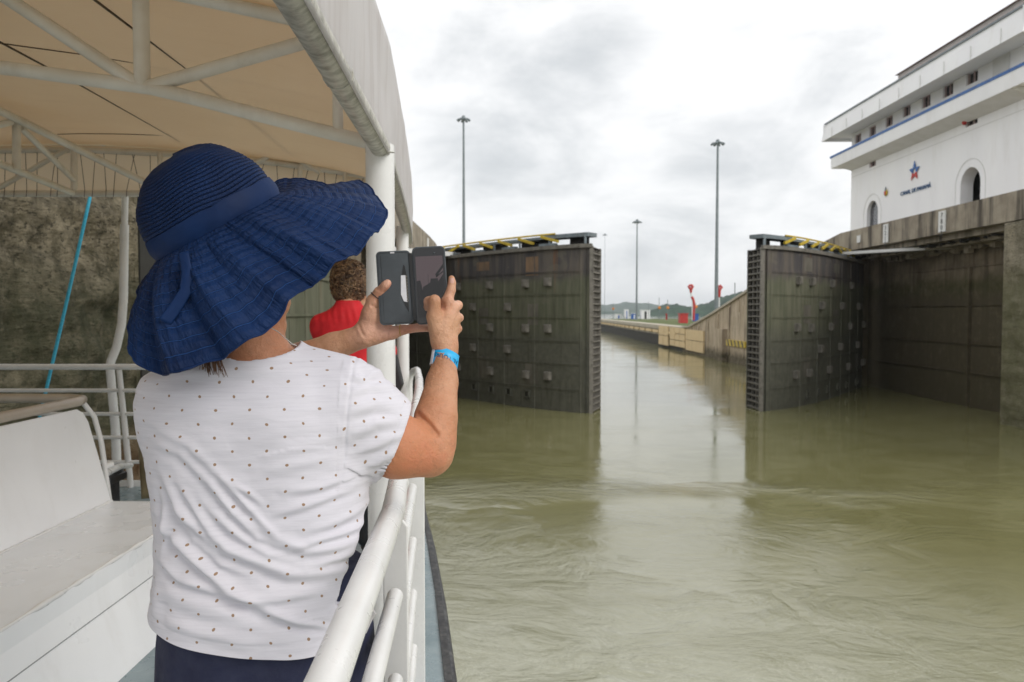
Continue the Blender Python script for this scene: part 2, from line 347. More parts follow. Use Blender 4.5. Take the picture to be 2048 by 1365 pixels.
def shirtmat():
    m, t, b = newmat('dotted_cotton'); v = coords(t)
    uv = nd(t, 'ShaderNodeUVMap', uv_map='UVMap').outputs[0]
    jit = nd(t, 'ShaderNodeTexNoise', {'Vector': uv, 'Scale': 1.7, 'Detail': 1.}).outputs['Color']
    js = nd(t, 'ShaderNodeVectorMath', {0: jit, 'Scale': .16}, operation='SCALE').outputs[0]
    uvj = nd(t, 'ShaderNodeVectorMath', {0: uv, 1: js}, operation='ADD').outputs[0]
    masks = []
    for off in ((0,0,0), (.5,.5,0)):
        a = nd(t, 'ShaderNodeVectorMath', {0: uvj, 1: off}, operation='ADD').outputs[0]
        fr = nd(t, 'ShaderNodeVectorMath', {0: a}, operation='FRACTION').outputs[0]
        su = nd(t, 'ShaderNodeVectorMath', {0: fr, 1: (.5,.5,0)}, operation='SUBTRACT').outputs[0]
        sca = nd(t, 'ShaderNodeVectorMath', {0: su, 1: (.062,.050,0)}, operation='MULTIPLY').outputs[0]
        ln = nd(t, 'ShaderNodeVectorMath', {0: sca}, operation='LENGTH').outputs['Value']
        masks.append(rng(t, ln, .0029, .0024))
    mk = mth(t, 'MAXIMUM', masks[0], masks[1])
    slub = ntex(t, coords(t, (14, 14, 260)), 1.0, 5, .7)
    base = mixc(t, rng(t, slub, .4, .72), (.655,.640,.695), (.60,.585,.64))
    c = mixc(t, mk, base, (.36,.24,.16))
    t.links.new(c, b.inputs['Base Color']); b.inputs['Roughness'].default_value = .85; b.inputs['Specular IOR Level'].default_value = .2
    b.inputs['Sheen Weight'].default_value = .2
    t.links.new(mth(t, 'MULTIPLY', mk, .35), b.inputs['Metallic'])
    h = mth(t, 'ADD', mth(t, 'MULTIPLY', slub, .05), mth(t, 'MULTIPLY', ntex(t, coords(t, (1,1,2.2)), 12, 3, .45, .6), .7))
    n1_ = bump(t, h, .28, .012)
    t.links.new(bump(t, ntex(t, v, 500, 2), .2, .0006, n1_), b.inputs['Normal'])
    return m
M['shirt'] = shirtmat()
def hatmat(name, kind):
    m, t, b = newmat(name); v = coords(t)
    uv = nd(t, 'ShaderNodeUVMap', uv_map='UVMap').outputs[0]
    sp = nd(t, 'ShaderNodeSeparateXYZ', {0: uv}); U, V_ = sp.outputs[0], sp.outputs[1]
    V_ = mth(t, 'ADD', V_, mth(t, 'MULTIPLY', mth(t, 'SUBTRACT', ntex(t, v, 22, 3), .5), .022 if kind == 'brim' else .009))
    c = mixc(t, rng(t, ntex(t, v, 7, 5), .3, .7), (.0020,.0130,.055), (.0050,.0240,.092))
    if kind == 'brim':
        rows = 11.
        fr = mth(t, 'FRACT', mth(t, 'MULTIPLY', V_, rows)); dd = mth(t, 'ABSOLUTE', mth(t, 'SUBTRACT', fr, .5))
        st = rng(t, dd, .43, .49)
        uvp = nd(t, 'ShaderNodeMapping', {'Vector': uv, 'Scale': (120, 4, 1)}).outputs[0]
        pl = ntex(t, uvp, 1., 5, .6)
        uvp2 = nd(t, 'ShaderNodeMapping', {'Vector': uv, 'Scale': (45, 3, 1)}).outputs[0]
        pl2 = ntex(t, uvp2, 1., 3, .5)
        h = mth(t, 'ADD', mth(t, 'MULTIPLY', pl, 1.1), mth(t, 'MULTIPLY', pl2, 1.5)); h = mth(t, 'ADD', h, mth(t, 'MULTIPLY', st, .35))
        h = mth(t, 'ADD', h, mth(t, 'MULTIPLY', mth(t, 'SUBTRACT', .5, dd), .35))
        c = mixc(t, mth(t, 'MULTIPLY', st, .8), c, (.022,.075,.25))
        nb = bump(t, h, 1.0, .011)
    elif kind == 'crown':
        rows = 27.
        fr = mth(t, 'FRACT', mth(t, 'MULTIPLY', V_, rows)); dd = mth(t, 'ABSOLUTE', mth(t, 'SUBTRACT', fr, .5))
        st = rng(t, dd, .30, .5)
        pl = ntex(t, nd(t, 'ShaderNodeMapping', {'Vector': uv, 'Scale': (170, 27, 1)}).outputs[0], 1., 3, .6)
        h = mth(t, 'SUBTRACT', mth(t, 'MULTIPLY', pl, .7), mth(t, 'MULTIPLY', st, 1.0))
        c = mixc(t, mth(t, 'MULTIPLY', rng(t, dd, .42, .5), .5), c, (.004,.01,.04))
        nb = bump(t, h, 1.0, .006)
    else:
        nb = bump(t, ntex(t, v, 60, 4), .3, .003)
    nb = bump(t, ntex(t, v, 900, 1), .15, .0004, nb)
    t.links.new(c, b.inputs['Base Color']); b.inputs['Roughness'].default_value = .6; b.inputs['Specular IOR Level'].default_value = .18
    b.inputs['Sheen Weight'].default_value = .0; b.inputs['Sheen Tint'].default_value = (.3,.5,1,1)
    t.links.new(nb, b.inputs['Normal'])
    return m
M['brim'] = hatmat('hat_brim', 'brim'); M['crown'] = hatmat('hat_crown', 'crown'); M['hatband'] = hatmat('hat_band', 'band')
def watermat():
    m, t, b = newmat('water')
    pos = nd(t, 'ShaderNodeNewGeometry').outputs['Position']
    def mp_(s, rz=0, src=None): return nd(t, 'ShaderNodeMapping', {'Vector': src or pos, 'Scale': s, 'Rotation': (0,0,rz)}).outputs[0]
    # eddies: the coordinates are stirred before the ripples are laid on them
    warp = nd(t, 'ShaderNodeTexNoise', {'Vector': mp_((.16,.16,1)), 'Scale': 1., 'Detail': 3.}).outputs['Color']
    wv = nd(t, 'ShaderNodeVectorMath', {0: warp, 'Scale': 5.5}, operation='SCALE').outputs[0]
    st = nd(t, 'ShaderNodeVectorMath', {0: pos, 1: wv}, operation='ADD').outputs[0]
    silt = ntex(t, mp_((.35,.5,1), 0, st), 1.0, 8, .62, 1.5)
    # paler water near the boat, its edge broken up by the noise
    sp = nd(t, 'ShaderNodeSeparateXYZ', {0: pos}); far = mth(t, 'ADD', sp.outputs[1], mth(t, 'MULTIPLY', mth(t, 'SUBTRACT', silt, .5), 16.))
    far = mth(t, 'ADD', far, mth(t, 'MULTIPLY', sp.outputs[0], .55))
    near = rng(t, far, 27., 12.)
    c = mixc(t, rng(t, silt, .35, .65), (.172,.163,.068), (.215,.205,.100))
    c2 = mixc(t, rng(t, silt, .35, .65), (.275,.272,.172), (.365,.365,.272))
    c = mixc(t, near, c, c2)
    # thin foam-like and dark lines: ripple reflections of sky and dark painted into the colour
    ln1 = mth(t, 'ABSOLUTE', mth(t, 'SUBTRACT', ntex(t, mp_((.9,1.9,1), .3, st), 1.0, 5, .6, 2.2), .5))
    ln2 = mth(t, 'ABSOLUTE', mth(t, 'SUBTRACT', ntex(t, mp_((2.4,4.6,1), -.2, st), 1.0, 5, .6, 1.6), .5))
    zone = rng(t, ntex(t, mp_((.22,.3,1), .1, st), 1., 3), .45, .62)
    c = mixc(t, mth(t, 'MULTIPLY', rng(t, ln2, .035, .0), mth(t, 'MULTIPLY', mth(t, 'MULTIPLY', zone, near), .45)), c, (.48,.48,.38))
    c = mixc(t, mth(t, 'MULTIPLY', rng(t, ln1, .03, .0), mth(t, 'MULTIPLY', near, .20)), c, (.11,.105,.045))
    t.links.new(c, b.inputs['Base Color'])
    t.links.new(rng(t, ntex(t, mp_((.15,.3,1)), 1, 4), .3, .7, .04, .12), b.inputs['Roughness'])
    b.inputs['IOR'].default_value = 1.45; b.inputs['Specular IOR Level'].default_value = 1.0
    calm = rng(t, ntex(t, mp_((.05,.10,1), .3), 1.0, 3, .5, .5), .42, .66, .07, .6)
    wake = rng(t, mth(t, 'ABSOLUTE', mth(t, 'SUBTRACT', mth(t, 'ADD', sp.outputs[1], mth(t, 'MULTIPLY', ntex(t, mp_((.2,.2,1)), 1., 2), 5.)), 28.)), 0., 2.4, 1., 0.)
    calm = mth(t, 'MAXIMUM', calm, mth(t, 'MULTIPLY', wake, 1.4)); calm = mth(t, 'MAXIMUM', calm, mth(t, 'MULTIPLY', near, .7))
    calm = mth(t, 'MULTIPLY', calm, rng(t, far, 34., 20., .28, 1.))
    h1 = mth(t, 'MULTIPLY', ntex(t, mp_((.30,.75,1), -.25, st), 1.0, 4, .55, .8), 1.2)
    rdg = mth(t, 'ABSOLUTE', mth(t, 'SUBTRACT', ntex(t, mp_((.8,1.5,1), .2, st), 1.0, 4, .5, 1.2), .5))
    h2 = mth(t, 'MULTIPLY', rdg, .45)
    h3 = mth(t, 'MULTIPLY', ntex(t, mp_((4,6.5,1), -.4, st), 1.0, 6, .68, .8), .22)
    h = mth(t, 'MULTIPLY', mth(t, 'ADD', mth(t, 'ADD', h1, h2), h3), calm)
    t.links.new(bump(t, h, .44, .21), b.inputs['Normal'])
    return m
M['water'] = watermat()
def grassmat(name, a, b_):
    return simple(name, a, b_, .9, .05, 8, spec=.1)
M['grass'] = grassmat('grass', (.10,.13,.045), (.14,.15,.07))
M['hill'] = simple('hill', (.014,.042,.022), (.03,.07,.036), .95, .02, 10, spec=.05)
random.seed(4)
XL, XR = -7.5, 25.8
# =============== setting
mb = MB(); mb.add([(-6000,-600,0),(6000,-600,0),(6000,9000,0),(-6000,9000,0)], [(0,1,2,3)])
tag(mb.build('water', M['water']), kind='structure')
mb = MB(); mb.add([(-6500,-700,-6),(6500,-700,-6),(6500,9500,-6),(-6500,9500,-6)], [(0,1,2,3)])
tag(mb.build('terrain', M['hill']), kind='structure')
mb = MB(); mb.prism([(26.6,117.2,-.5),(45,95,-.5),(400,95,-.5),(420,420,-.5),(95,300,-.5),(31.5,300,-.5)], (0,0,3.9)); tag(mb.build('ground', M['grass']), kind='structure')
mb = MB(); mb.prism([(25.9,117,0.1),(28.3,117,.1),(32.5,300,.1),(30.2,300,.1)], (0,0,3.45)); mb.bx(29.2,60,62.2,94,-.5,7.6); tag(mb.build('pavement', M['slab']), kind='structure')
mb = MB(); mb.bx(-40,-10.6,20,300,-.5,7.); tag(mb.build('ground', M['slab']), kind='structure')
def hillmesh(x0, x1, y0, h, seed, dep=500, fq=1.0):
    def fn(u, v):
        x = x0+(x1-x0)*u
        e = min(u, 1-u)*8; e = min(1, e)
        hh = h*(.45+.8*noise.fractal(Vector((x*.0022*fq, seed, 0)), .7, 2.1, 4)+.35*math.sin(u*3.14))*e
        tr = 5.5*noise.fractal(Vector((x*.045, v*9, seed+5)), .9, 2.2, 5)+3*noise.noise(Vector((x*.17, v*20, seed)))
        return (x, y0+dep*v, max(-3, hh*math.sin(min(1, v*1.15)*math.pi/2)+(tr if v > .05 else 0)*min(1, hh/18)))
    m_ = MB(); m_.grid(fn, 420, 16, smooth=False); return m_
tag(hillmesh(150, 3400, 3300, 72, 3.3, fq=.8).build('hills', M['hill']), kind='structure')
tag(hillmesh(-900, 1300, 4600, 62, 8.1).build('hills', M['hill']), kind='structure')
tag(hillmesh(185, 900, 1150, 47, 1.7, 220, 1.7).build('hills', M['hill']), kind='structure')
tag(hillmesh(-2600, 420, 2300, 40, 5.2, 400).build('hills', M['hill']), kind='structure')

# =============== lock walls
def face_grid(mb, X, y0, y1, z0, z1, amp, sgn, dens=.16, seed=0, ledge=0):
    ny = max(2, int((y1-y0)/dens)); nz = max(2, int((z1-z0)/dens))
    def fn(u, v):
        y = y0+(y1-y0)*u; z = z0+(z1-z0)*v
        e = min(1, u*ny/2, (1-u)*ny/2)
        d = amp*noise.fractal(Vector((y*.5+seed, z*.9, seed)), .8, 2.1, 6)*e
        if ledge: d += ledge*noise.noise(Vector((y*.12, z*2.3, seed+3)))*e
        return (X+sgn*d, y, z)
    mb.grid(fn, ny, nz, smooth=True)
def wall_root(name_label, loc): return empty('lock_wall', loc, name_label, 'wall', 'concrete walls of the lock')
LW = wall_root('rough mossy concrete wall beside the tour boat, with the curved coping behind the phone', (XL,4,0))
mb = MB(); mb.bx(-14,XL-.35,2,15.6,-1,10.6); face_grid(mb, XL, 2, 15.6, -1, 10.6, .22, 1, .07, 2.0, .14); mb.bx(-14,XL-.02,15.5,15.6,-1,10.6); mb.build('wall_face', M['wall_rough'], LW)
mb = MB(); mb.bx(-9.9,-7.72,15.62,15.8,-1,10.6); mb.bx(-9.7,-7.7,16.1,17.28,-1,10.55); mb.build('slot_shade', M['black_deep'], LW)  # solid near-black boxes: the darkness of the slot put into colour
mb = MB(); mb.bx(-14,-10.2,15.6,62,-1,10.6); mb.bx(-10.2,XL,36.2,38.6,-1,10.6); mb.bx(-14,XL,62,78,-1,10.6); mb.build('wall_face', M['wall_right'], LW)
zl = 12.75
mb = MB(); prof = [(2,10.6),(2,zl),(70,zl),(76,zl-.15),(80,zl-.8),(84,zl-1.9),(87,9.5),(90,8.2),(90,-1),(78,-1),(78,10.6)]
mb.prism([(XL+.08,y,z) for y, z in prof][::-1], (-6.5,0,0)); mb.build('coping', M['coping'], LW)
RW = wall_root('streaked concrete wall under the white building, open gate recess below its coping', (XR,40,0))
mb = MB(); mb.bx(XR+.3,34,26,40.8,-1,10.55); face_grid(mb, XR, 26, 40.8, -1, 10.55, .12, -1, .12, 5.0, .05); mb.bx(XR+.02,XR+.4,40.7,40.8,-1,10.55); mb.build('pier', M['pier'], RW)
mb = MB(); mb.bx(28.6,34,40.8,62,-1,10.55); face_grid(mb, 28.5, 40.8, 62.5, -1, 10.55, .03, -1, .25, 3.0)
for z_ in (8.7, 6.3, 3.9, 2.1): mb.bx(28.42,28.6,40.8,62,z_,z_+.06)
mb.bx(28.3,28.6,48.1,48.45,-1,8.7)
mb.bx(27.6,34,62,64,-1,10.5); mb.build('recess_wall', M['wall_right'], RW)
mb = MB(); prof = [(20,10.6),(40.9,10.6),(63,10.6),(63,10.4),(66,10.3),(66,11.35),(64,11.75),(61,12.1),(20,12.1)]
mb.prism([(XR-.06,y,z) for y, z in prof], (8.3,0,0)); mb.build('coping', M['coping'], RW)
mb = MB(); random.seed(9)
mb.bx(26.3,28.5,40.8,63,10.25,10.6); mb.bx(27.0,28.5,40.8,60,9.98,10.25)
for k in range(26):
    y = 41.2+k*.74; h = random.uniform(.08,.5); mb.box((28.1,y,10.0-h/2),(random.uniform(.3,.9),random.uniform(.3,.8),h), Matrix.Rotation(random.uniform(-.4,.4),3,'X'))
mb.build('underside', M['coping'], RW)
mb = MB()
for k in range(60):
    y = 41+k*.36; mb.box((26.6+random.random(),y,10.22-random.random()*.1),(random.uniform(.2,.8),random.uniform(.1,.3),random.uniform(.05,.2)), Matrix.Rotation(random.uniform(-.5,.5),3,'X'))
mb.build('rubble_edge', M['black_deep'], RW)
def textmesh(s, size, ext=.01):
    cu = bpy.data.curves.new('txt', 'FONT'); cu.body = s; cu.size = size; cu.extrude = ext; cu.align_x = 'CENTER'; cu.resolution_u = 3
    o = bpy.data.objects.new('txt', cu); COL.objects.link(o); bpy.context.view_layer.update()
    me = bpy.data.meshes.new_from_object(o.evaluated_get(bpy.context.evaluated_depsgraph_get()))
    vs = [v.co.copy() for v in me.vertices]; fs = [tuple(p.vertices) for p in me.polygons]
    bpy.data.objects.remove(o); bpy.data.curves.remove(cu); bpy.data.meshes.remove(me); return vs, fs
def onwallR(vs, X, yc, zc):  # writing on a wall that faces -X: letters run towards -Y (left to right as seen from the canal)
    return [(X-v.z, yc-v.x, zc+v.y) for v in vs]
for (pxc, pw, y0, y1, s) in ((1773,9,452,487,'3\n2\n1'),(1886,13,424,463,'7\n8\n0'),(1719,6,467,480,'')):
    c = PX(pxc, (y0+y1)/2, XR-.06); a = PX(pxc-pw/2, y0, XR-.06); b_ = PX(pxc+pw/2, y1, XR-.06)
    t = empty('number_board', (XR-.08, c.y, c.z), {1773:'white number board on the right coping, below the small arched window',1886:'tallest white number board on the right coping, left of the big arch',1719:'small white plate at the far end of the right coping'}[pxc], 'sign', 'white boards on the lock coping')
    hh = min(abs(a.z-b_.z), 1.45); mb = MB(); mb.box((XR-.11, c.y, 11.32),(.06,abs(a.y-b_.y),hh)); mb.build('board', M['number_board'], t)
    if s:
        mb = MB()
        for k, ch in enumerate(s.split('\n')+(['5'] if hh > 1 else [])):
            vs, fs = textmesh(ch, .42); mb.add(onwallR(vs, XR-.15, c.y, 11.32+hh/2-.40-k*.36), fs)
        mb.build('number', M['number_ink'], t)
for (pxc, z_, h_) in ((856,11.7,1.4),(875,11.9,.6)):
    yy = -7.42*F/(pxc-1024); mb = MB(); mb.box((XL+.11,yy,z_),(.05,.9,h_))
    tag(mb.build('number_board', M['number_board']), 'white board on the left coping just above the phone' if h_ > 1 else 'small pale plate at the curved end of the left coping', 'sign', 'white boards on the lock coping')

# approach wall beyond the gate, with its timber fenders
AW = wall_root('tan concrete approach wall sloping down beyond the right gate leaf, timber fenders on it', (XR,90,0))
prof = [(64,-1),(64,11.4),(68,10.9),(74,10.0),(86,7.9),(100,5.55),(112,3.75),(117,3.55),(117,-1)]
mb = MB(); mb.prism([(XR,y,z) for y, z in prof][::-1], (2.6,0,0)); mb.build('wall_body', M['approach'], AW)
mb = MB()
for i in range(1, len(prof)-2):
    (ya, za), (yb, zb) = prof[i], prof[i+1]; mb.bar((XR+.9,ya,za+.12),(XR+.9,yb,zb+.12),2.3,.28)
mb.build('rim', M['slab'], AW)
mb = MB()
for y, z_ in ((88,7.2),(92,6.5),(97,5.7),(102,4.8),(107,4.0)): mb.bx(XR-.12,XR+.1,y-.25,y+.25,.8,z_)
mb.prism([(XR-.3,84,-1),(XR-.3,84,6.9),(XR-.3,86,6.6),(XR-.3,89,4.4),(XR-.3,90.5,3.0),(XR-.3,90.5,-1)][::-1], (.35,0,0))
mb.bx(XR-.7,XR+.1,92.6,95.6,-1,3.9); mb.build('buttress', M['approach'], AW)
def fender(px0, px1, py0, py1, nu, nv, parent):
    a = PX(px0, py1, XR-.12); b_ = PX(px1, py1, XR-.12); ym = (a.y+b_.y)/2
    top = CZ+(625-py0)/F*ym; bot = max(.35, CZ+(625-py1)/F*ym)
    m_ = MB(); y0_, y1_ = min(a.y, b_.y), max(a.y, b_.y); dy = (y1_-y0_)/nu; dz = (top-bot)/nv
    for i in range(nu):
        for j in range(nv): m_.bx(XR-.22, XR-.02, y0_+i*dy+.12, y0_+(i+1)*dy-.12, bot+j*dz+.05, bot+(j+1)*dz-.05)
    m_.build('timber_fender', M['timber'], parent)
for a in ((1372,1408,660,704,1,2),(1438,1452,673,716,1,2),(1340,1371,655,694,3,3)): fender(*a, AW)
mb = MB(); mb.bx(XR-.5,XR-.1,84.2,91.5,2.0,2.7); mb.build('hazard_beam', M['yellow'], AW)
mb = MB()
for k in range(5): mb.prism([(XR-.53,84.6+k*1.4,2.0),(XR-.53,85.0+k*1.4,2.0),(XR-.53,85.5+k*1.4,2.7),(XR-.53,85.1+k*1.4,2.7)], (.03,0,0))
mb.build('hazard_stripe', M['black'], AW)
GW = wall_root('long low guide wall running away to the lake beyond the gates', (27,200,0))
mb = MB(); mb.prism([(25.8,117.1,-1),(29.6,300,-1),(32.4,300,-1),(28.3,117.1,-1)], (0,0,2.9)); mb.build('wall_body', M['black_deep'], GW)  # near-black body: the shadow below the slab is in its colour
mb = MB(); mb.prism([(25.6,117.1,3.0),(29.4,300,3.0),(32.4,300,3.0),(28.3,117.1,3.0)], (0,0,.65)); mb.build('top_slab', M['slab'], GW)
mb = MB()
for k in range(22):
    y = 122+k*8; x = 25.65+(y-117)*.0208; mb.box((x,y+2.6,2.55),(.3,6.2,.45), Matrix.Rotation(-.0208,3,'Z'))
mb.build('timber_fender', M['timber'], GW)
for a in ((1318,1337,652,692,2,2),): fender(*a, GW)

# =============== lock gates
def face_pt(T, H, n, B, t, z, out=0.):
    b = B*math.sin(math.pi*min(1, max(0, t))**.62)
    return Vector((T[0]+(H[0]-T[0])*t+n[0]*(b+out), T[1]+(H[1]-T[1])*t+n[1]*(b+out), z))
def make_gate(label, T, H, T2, n, blocks, holes, patches, mirror):
    root = empty('lock_gate', (H[0],H[1],0), label, 'gate', 'steel leaves of the lock gates')
    B = 1.0; ZT = 9.7
    fp = lambda t, z, out=0.: face_pt(T, H, n, B, t, z, out)
    def find(px, py):
        k = (px-1024)/F; best = min((abs(fp(t/400, 0).x-k*fp(t/400, 0).y), t/400) for t in range(401))[1]
        return best, CZ+(625-py)/F*fp(best, 0).y
    mb = MB(); mb.grid(lambda u, v: fp(u, -1+(ZT+1)*v), 48, 22)
    back = [Vector((fp(t, 0).x-n[0]*2.1, fp(t, 0).y-n[1]*2.1, 0)) for t in (0.08,.3,.5,.7,.9,1)]
    pts = [fp(i/24, 0) for i in range(25)]+back[::-1]+[Vector((T2[0],T2[1],0))]
    mb.prism([(p.x,p.y,ZT-.05) for p in pts], (0,0,.05))
    ring = [Vector((p.x,p.y,-1)) for p in [pts[24]]+pts[25:]]
    for i in range(len(ring)-1): mb.add([ring[i],ring[i+1],ring[i+1]+Vector((0,0,ZT+1)),ring[i]+Vector((0,0,ZT+1))], [(0,1,2,3)])
    mb.build('leaf', M['gate'], root)
    # plate laps, stiffeners, edge
    for z in (8.33,6.97,5.6,4.2,2.85,1.35):
        mb = MB(); P0 = [fp(i/30, z, 0) for i in range(31)]
        for i in range(30): mb.bar(P0[i], P0[i+1], .10, .05)
        for i in range(30): mb.bar(P0[i]+Vector((0,0,-.06)), P0[i+1]+Vector((0,0,-.06)), .05, .1)
        mb.build('plate_lap', M['gate'], root)
    for k, t in enumerate((.03,.2,.34,.48,.62,.76,.9)):
        a = fp(t, 0, .0); mb = MB(); mb.box((a.x,a.y,4.6),(.06,.06,10.1)); mb.build('plate_seam', M['gate'], root)
    mb = MB(); P0 = [fp(i/30, ZT+.06, .05) for i in range(31)]
    for i in range(30): mb.bar(P0[i], P0[i+1], .25, .22)
    mb.build('top_edge', M['gate_block'], root)
    Tv = Vector((T[0],T[1],0)); T2v = Vector((T2[0],T2[1],0)); d = (T2v-Tv)
    mb = MB(); o = Vector((0.35*(1 if mirror else -1),0,0))
    mb.add([Tv+o+Vector((0,0,-1)),T2v+o+Vector((0,0,-1)),T2v+o+Vector((0,0,ZT)),Tv+o+Vector((0,0,ZT))], [(0,1,2,3)]); mb.build('mitre_recess', M['black_deep'], root)
    mb = MB(); s_ = -1 if mirror else 1
    for k in range(26):
        z = .1+k*.37; c = (Tv+T2v)/2+Vector((-.12*s_,0,z)); mb.bar(Tv+Vector((-.15*s_,.15,z)), T2v+Vector((-.15*s_,-.15,z)), .3, .085)
    for f_ in (.36,.66): c = Tv+d*f_; mb.box((c.x-.14*s_,c.y,4.5),(.14,.12,10.2))
    mb.build('mitre_rib', M['gate_block'], root)
    mb = MB()
    for f_, w_ in ((.04,.22),(.97,.20)): c = Tv+d*f_; mb.box((c.x-.1*s_,c.y,4.4),(w_,w_,10.7))
    mb.build('mitre_post', M['gate_block'], root)
    first = None
    for (px, py) in blocks:
        t, z = find(px, py); c = fp(t, z, .1); ang = math.atan2(n[1], n[0])
        if first is None:
            mb = MB(); mb.box((0,0,0),(.26,.46,.5)); mb.box((.14,0,0),(.05,.36,.4)); first = mb.build('fender_block', M['gate_block'], root, bevel=.02); o = first
        else: o = first.copy(); COL.objects.link(o); o.parent = root; o.matrix_parent_inverse = first.matrix_parent_inverse.copy()
        o.location = c; o.rotation_euler = (0,0,ang)
    first = None
    for (px, py) in holes:
        t, z = find(px, py); c = fp(t, z, .03); ang = math.atan2(n[1], n[0])
        if first is None:
            mb = MB(); 
            for (y, z_, a, b) in ((-.2,0,.08,.5),(.2,0,.08,.5),(0,.21,.48,.08),(0,-.21,.48,.08)): mb.box((.03,y,z_),(.12,a,b))
            first = mb.build('drain_frame', M['gate'], root); o = first
            mb = MB(); mb.box((0,0,0),(.04,.33,.35)); h0 = mb.build('drain_hole', M['black_deep'], first)
        else:
            o = first.copy(); COL.objects.link(o); o.parent = root; o.matrix_parent_inverse = first.matrix_parent_inverse.copy()
            h1 = h0.copy(); COL.objects.link(h1); h1.parent = o; h1.matrix_parent_inverse = h0.matrix_parent_inverse.copy()
        o.location = c; o.rotation_euler = (0,0,ang)
    for (x0, x1, y0, y1, mt) in patches:
        t0, z1 = find(x0, y0); t1, _ = find(x1, y0); _, z0 = find(x0, y1)
        mb = MB(); mb.grid(lambda u, v: fp(t0+(t1-t0)*u, z0+(z1-z0)*v, .012), 6, 6); mb.build('repair_patch', M[mt], root)
    # walkway along the top
    W = lambda t, z, off=.9: Vector((fp(t,0).x-n[0]*off, fp(t,0).y-n[1]*off, z))
    mb = MB(); 
    for i in range(30): mb.bar(W(.03+i/31, 10.42), W(.03+(i+1)/31, 10.42), .9, .16)
    for i in range(31):
        if i % 4 == 0: a = W(.035+i/31, 0, .5); mb.box((a.x,a.y,10.05),(.14,.14,.75))
    a, b = W(.028, 10.46, .9), W(.19, 10.46, .9); mb.bar(a, b, .95, .24)
    mb.build('walkway', M['steel_grey'], root)
    for i in range(14):
        if i % 3 == 1: continue
        mb = MB(); mb.bar(W(.05+i*.069, 10.03, 1.2), W(.05+(i+.95)*.069, 10.03, 1.2), .1, .62); mb.build('kick_panel', M['black'], root)
    for i in range(5): mb = MB(); mb.bar(W(.13+i*.17, 9.92, .3), W(.13+i*.17+.06, 9.92, .3), .35, .24); mb.build('machinery_box', M['steel_grey'], root)
    mb = MB(); P0 = [W(.14+i*.84/20, 10.62, .45) for i in range(21)]; mb.tube(P0, .055, 6)
    for i in range(20): mb.bar(P0[i], P0[i+1], .1, .05)
    sgn = [1,1,1,1,1,-1,-1,-1,1]
    for k in range(8):
        t = .12+k*.1; a = W(t, 10.55 if sgn[k] > 0 else 10.15, .3); b = W(t+.065, 10.2 if sgn[k] < 0 and False else (10.2 if sgn[k] < 0 else 10.55), .3)
        a = W(t, 10.12 if sgn[k] > 0 else 10.5, .3); b = W(t+.07, 10.5 if sgn[k] > 0 else 10.12, .3)
        mb.bar(a, b, .12, .15)
    mb.build('folded_handrail', M['yellow'], root)
    return root
c6 = lambda x, y: (880+x/3.25, 420+y/3.25)
c7 = lambda x, y: (1190+x/3.249, 420+y/3.249)
nl = Vector((-15,-12.97)).normalized(); TL = (4.67,45.); HL = (-8.3,60.)
make_gate('left leaf of the open lock gate, its dark curved face behind the woman\'s raised hand', TL, HL, (5.44,47.4), (nl.x,nl.y),
    [c6(*p) for p in ((330,492),(562,480),(705,470),(220,632),(447,632),(332,765),(562,770),(705,772),(222,895),(445,905),(332,1048),(565,1072),(705,1080),(125,500),(125,1020))],
    [c6(*p) for p in ((225,1150),(337,1168),(450,1182),(568,1198),(120,1137))],
    [(*c6(a,0)[:1],c6(b,0)[0],c6(0,c)[1],c6(0,d)[1],m_) for a,b,c,d,m_ in ((250,315,640,745,'patch'),(568,640,612,748,'patch'),(560,640,310,430,'patch_rust'),(245,318,950,1090,'patch'),(555,640,995,1125,'patch'),(240,320,345,400,'patch_rust'))], False)
nr = Vector((15,-12.85)).normalized(); TR = (14.75,46.); HR = (27.6,61.)
make_gate('right leaf of the open lock gate, reaching out from the recess under the white building', TR, HR, (14.65,48.4), (nr.x,nr.y),
    [c7(*p) for p in ((1313,460),(1400,467),(1530,480),(1655,493),(1463,622),(1595,625),(1705,628),(1308,765),(1395,767),(1525,760),(1650,755),(1740,745),(1460,903),(1590,888),(1700,875),(1303,1070),(1387,1060),(1518,1038),(1642,1018),(1735,990))],
    [c7(*p) for p in ((1383,1200),(1452,1182),(1515,1165),(1580,1150),(1637,1137),(1700,1120))],
    [(c7(a,0)[0],c7(b,0)[0],c7(0,c)[1],c7(0,d)[1],'patch') for a,b,c,d in ((1355,1405,310,400),(1545,1580,350,410),(1355,1400,620,740),(1545,1580,650,750),(1360,1400,960,1090),(1690,1725,920,1020))], True)
# pale operating arms from the coping to the leaves
mb = MB(); mb.bar((23.6,56.6,10.15),(28.3,49.3,10.05),.5,.2); tag(mb.build('gate_arm', M['white_paint']), 'pale strut from the right gate leaf into the dark slot under the coping', 'strut', 'pale struts that move the gate leaves')
mb = MB(); mb.bar((-4.0,55.3,9.95),(-8.2,50,9.95),1.0,.3); tag(mb.build('gate_arm', M['white_paint']), 'pale strut on top of the left gate leaf right beside the phone', 'strut', 'pale struts that move the gate leaves')
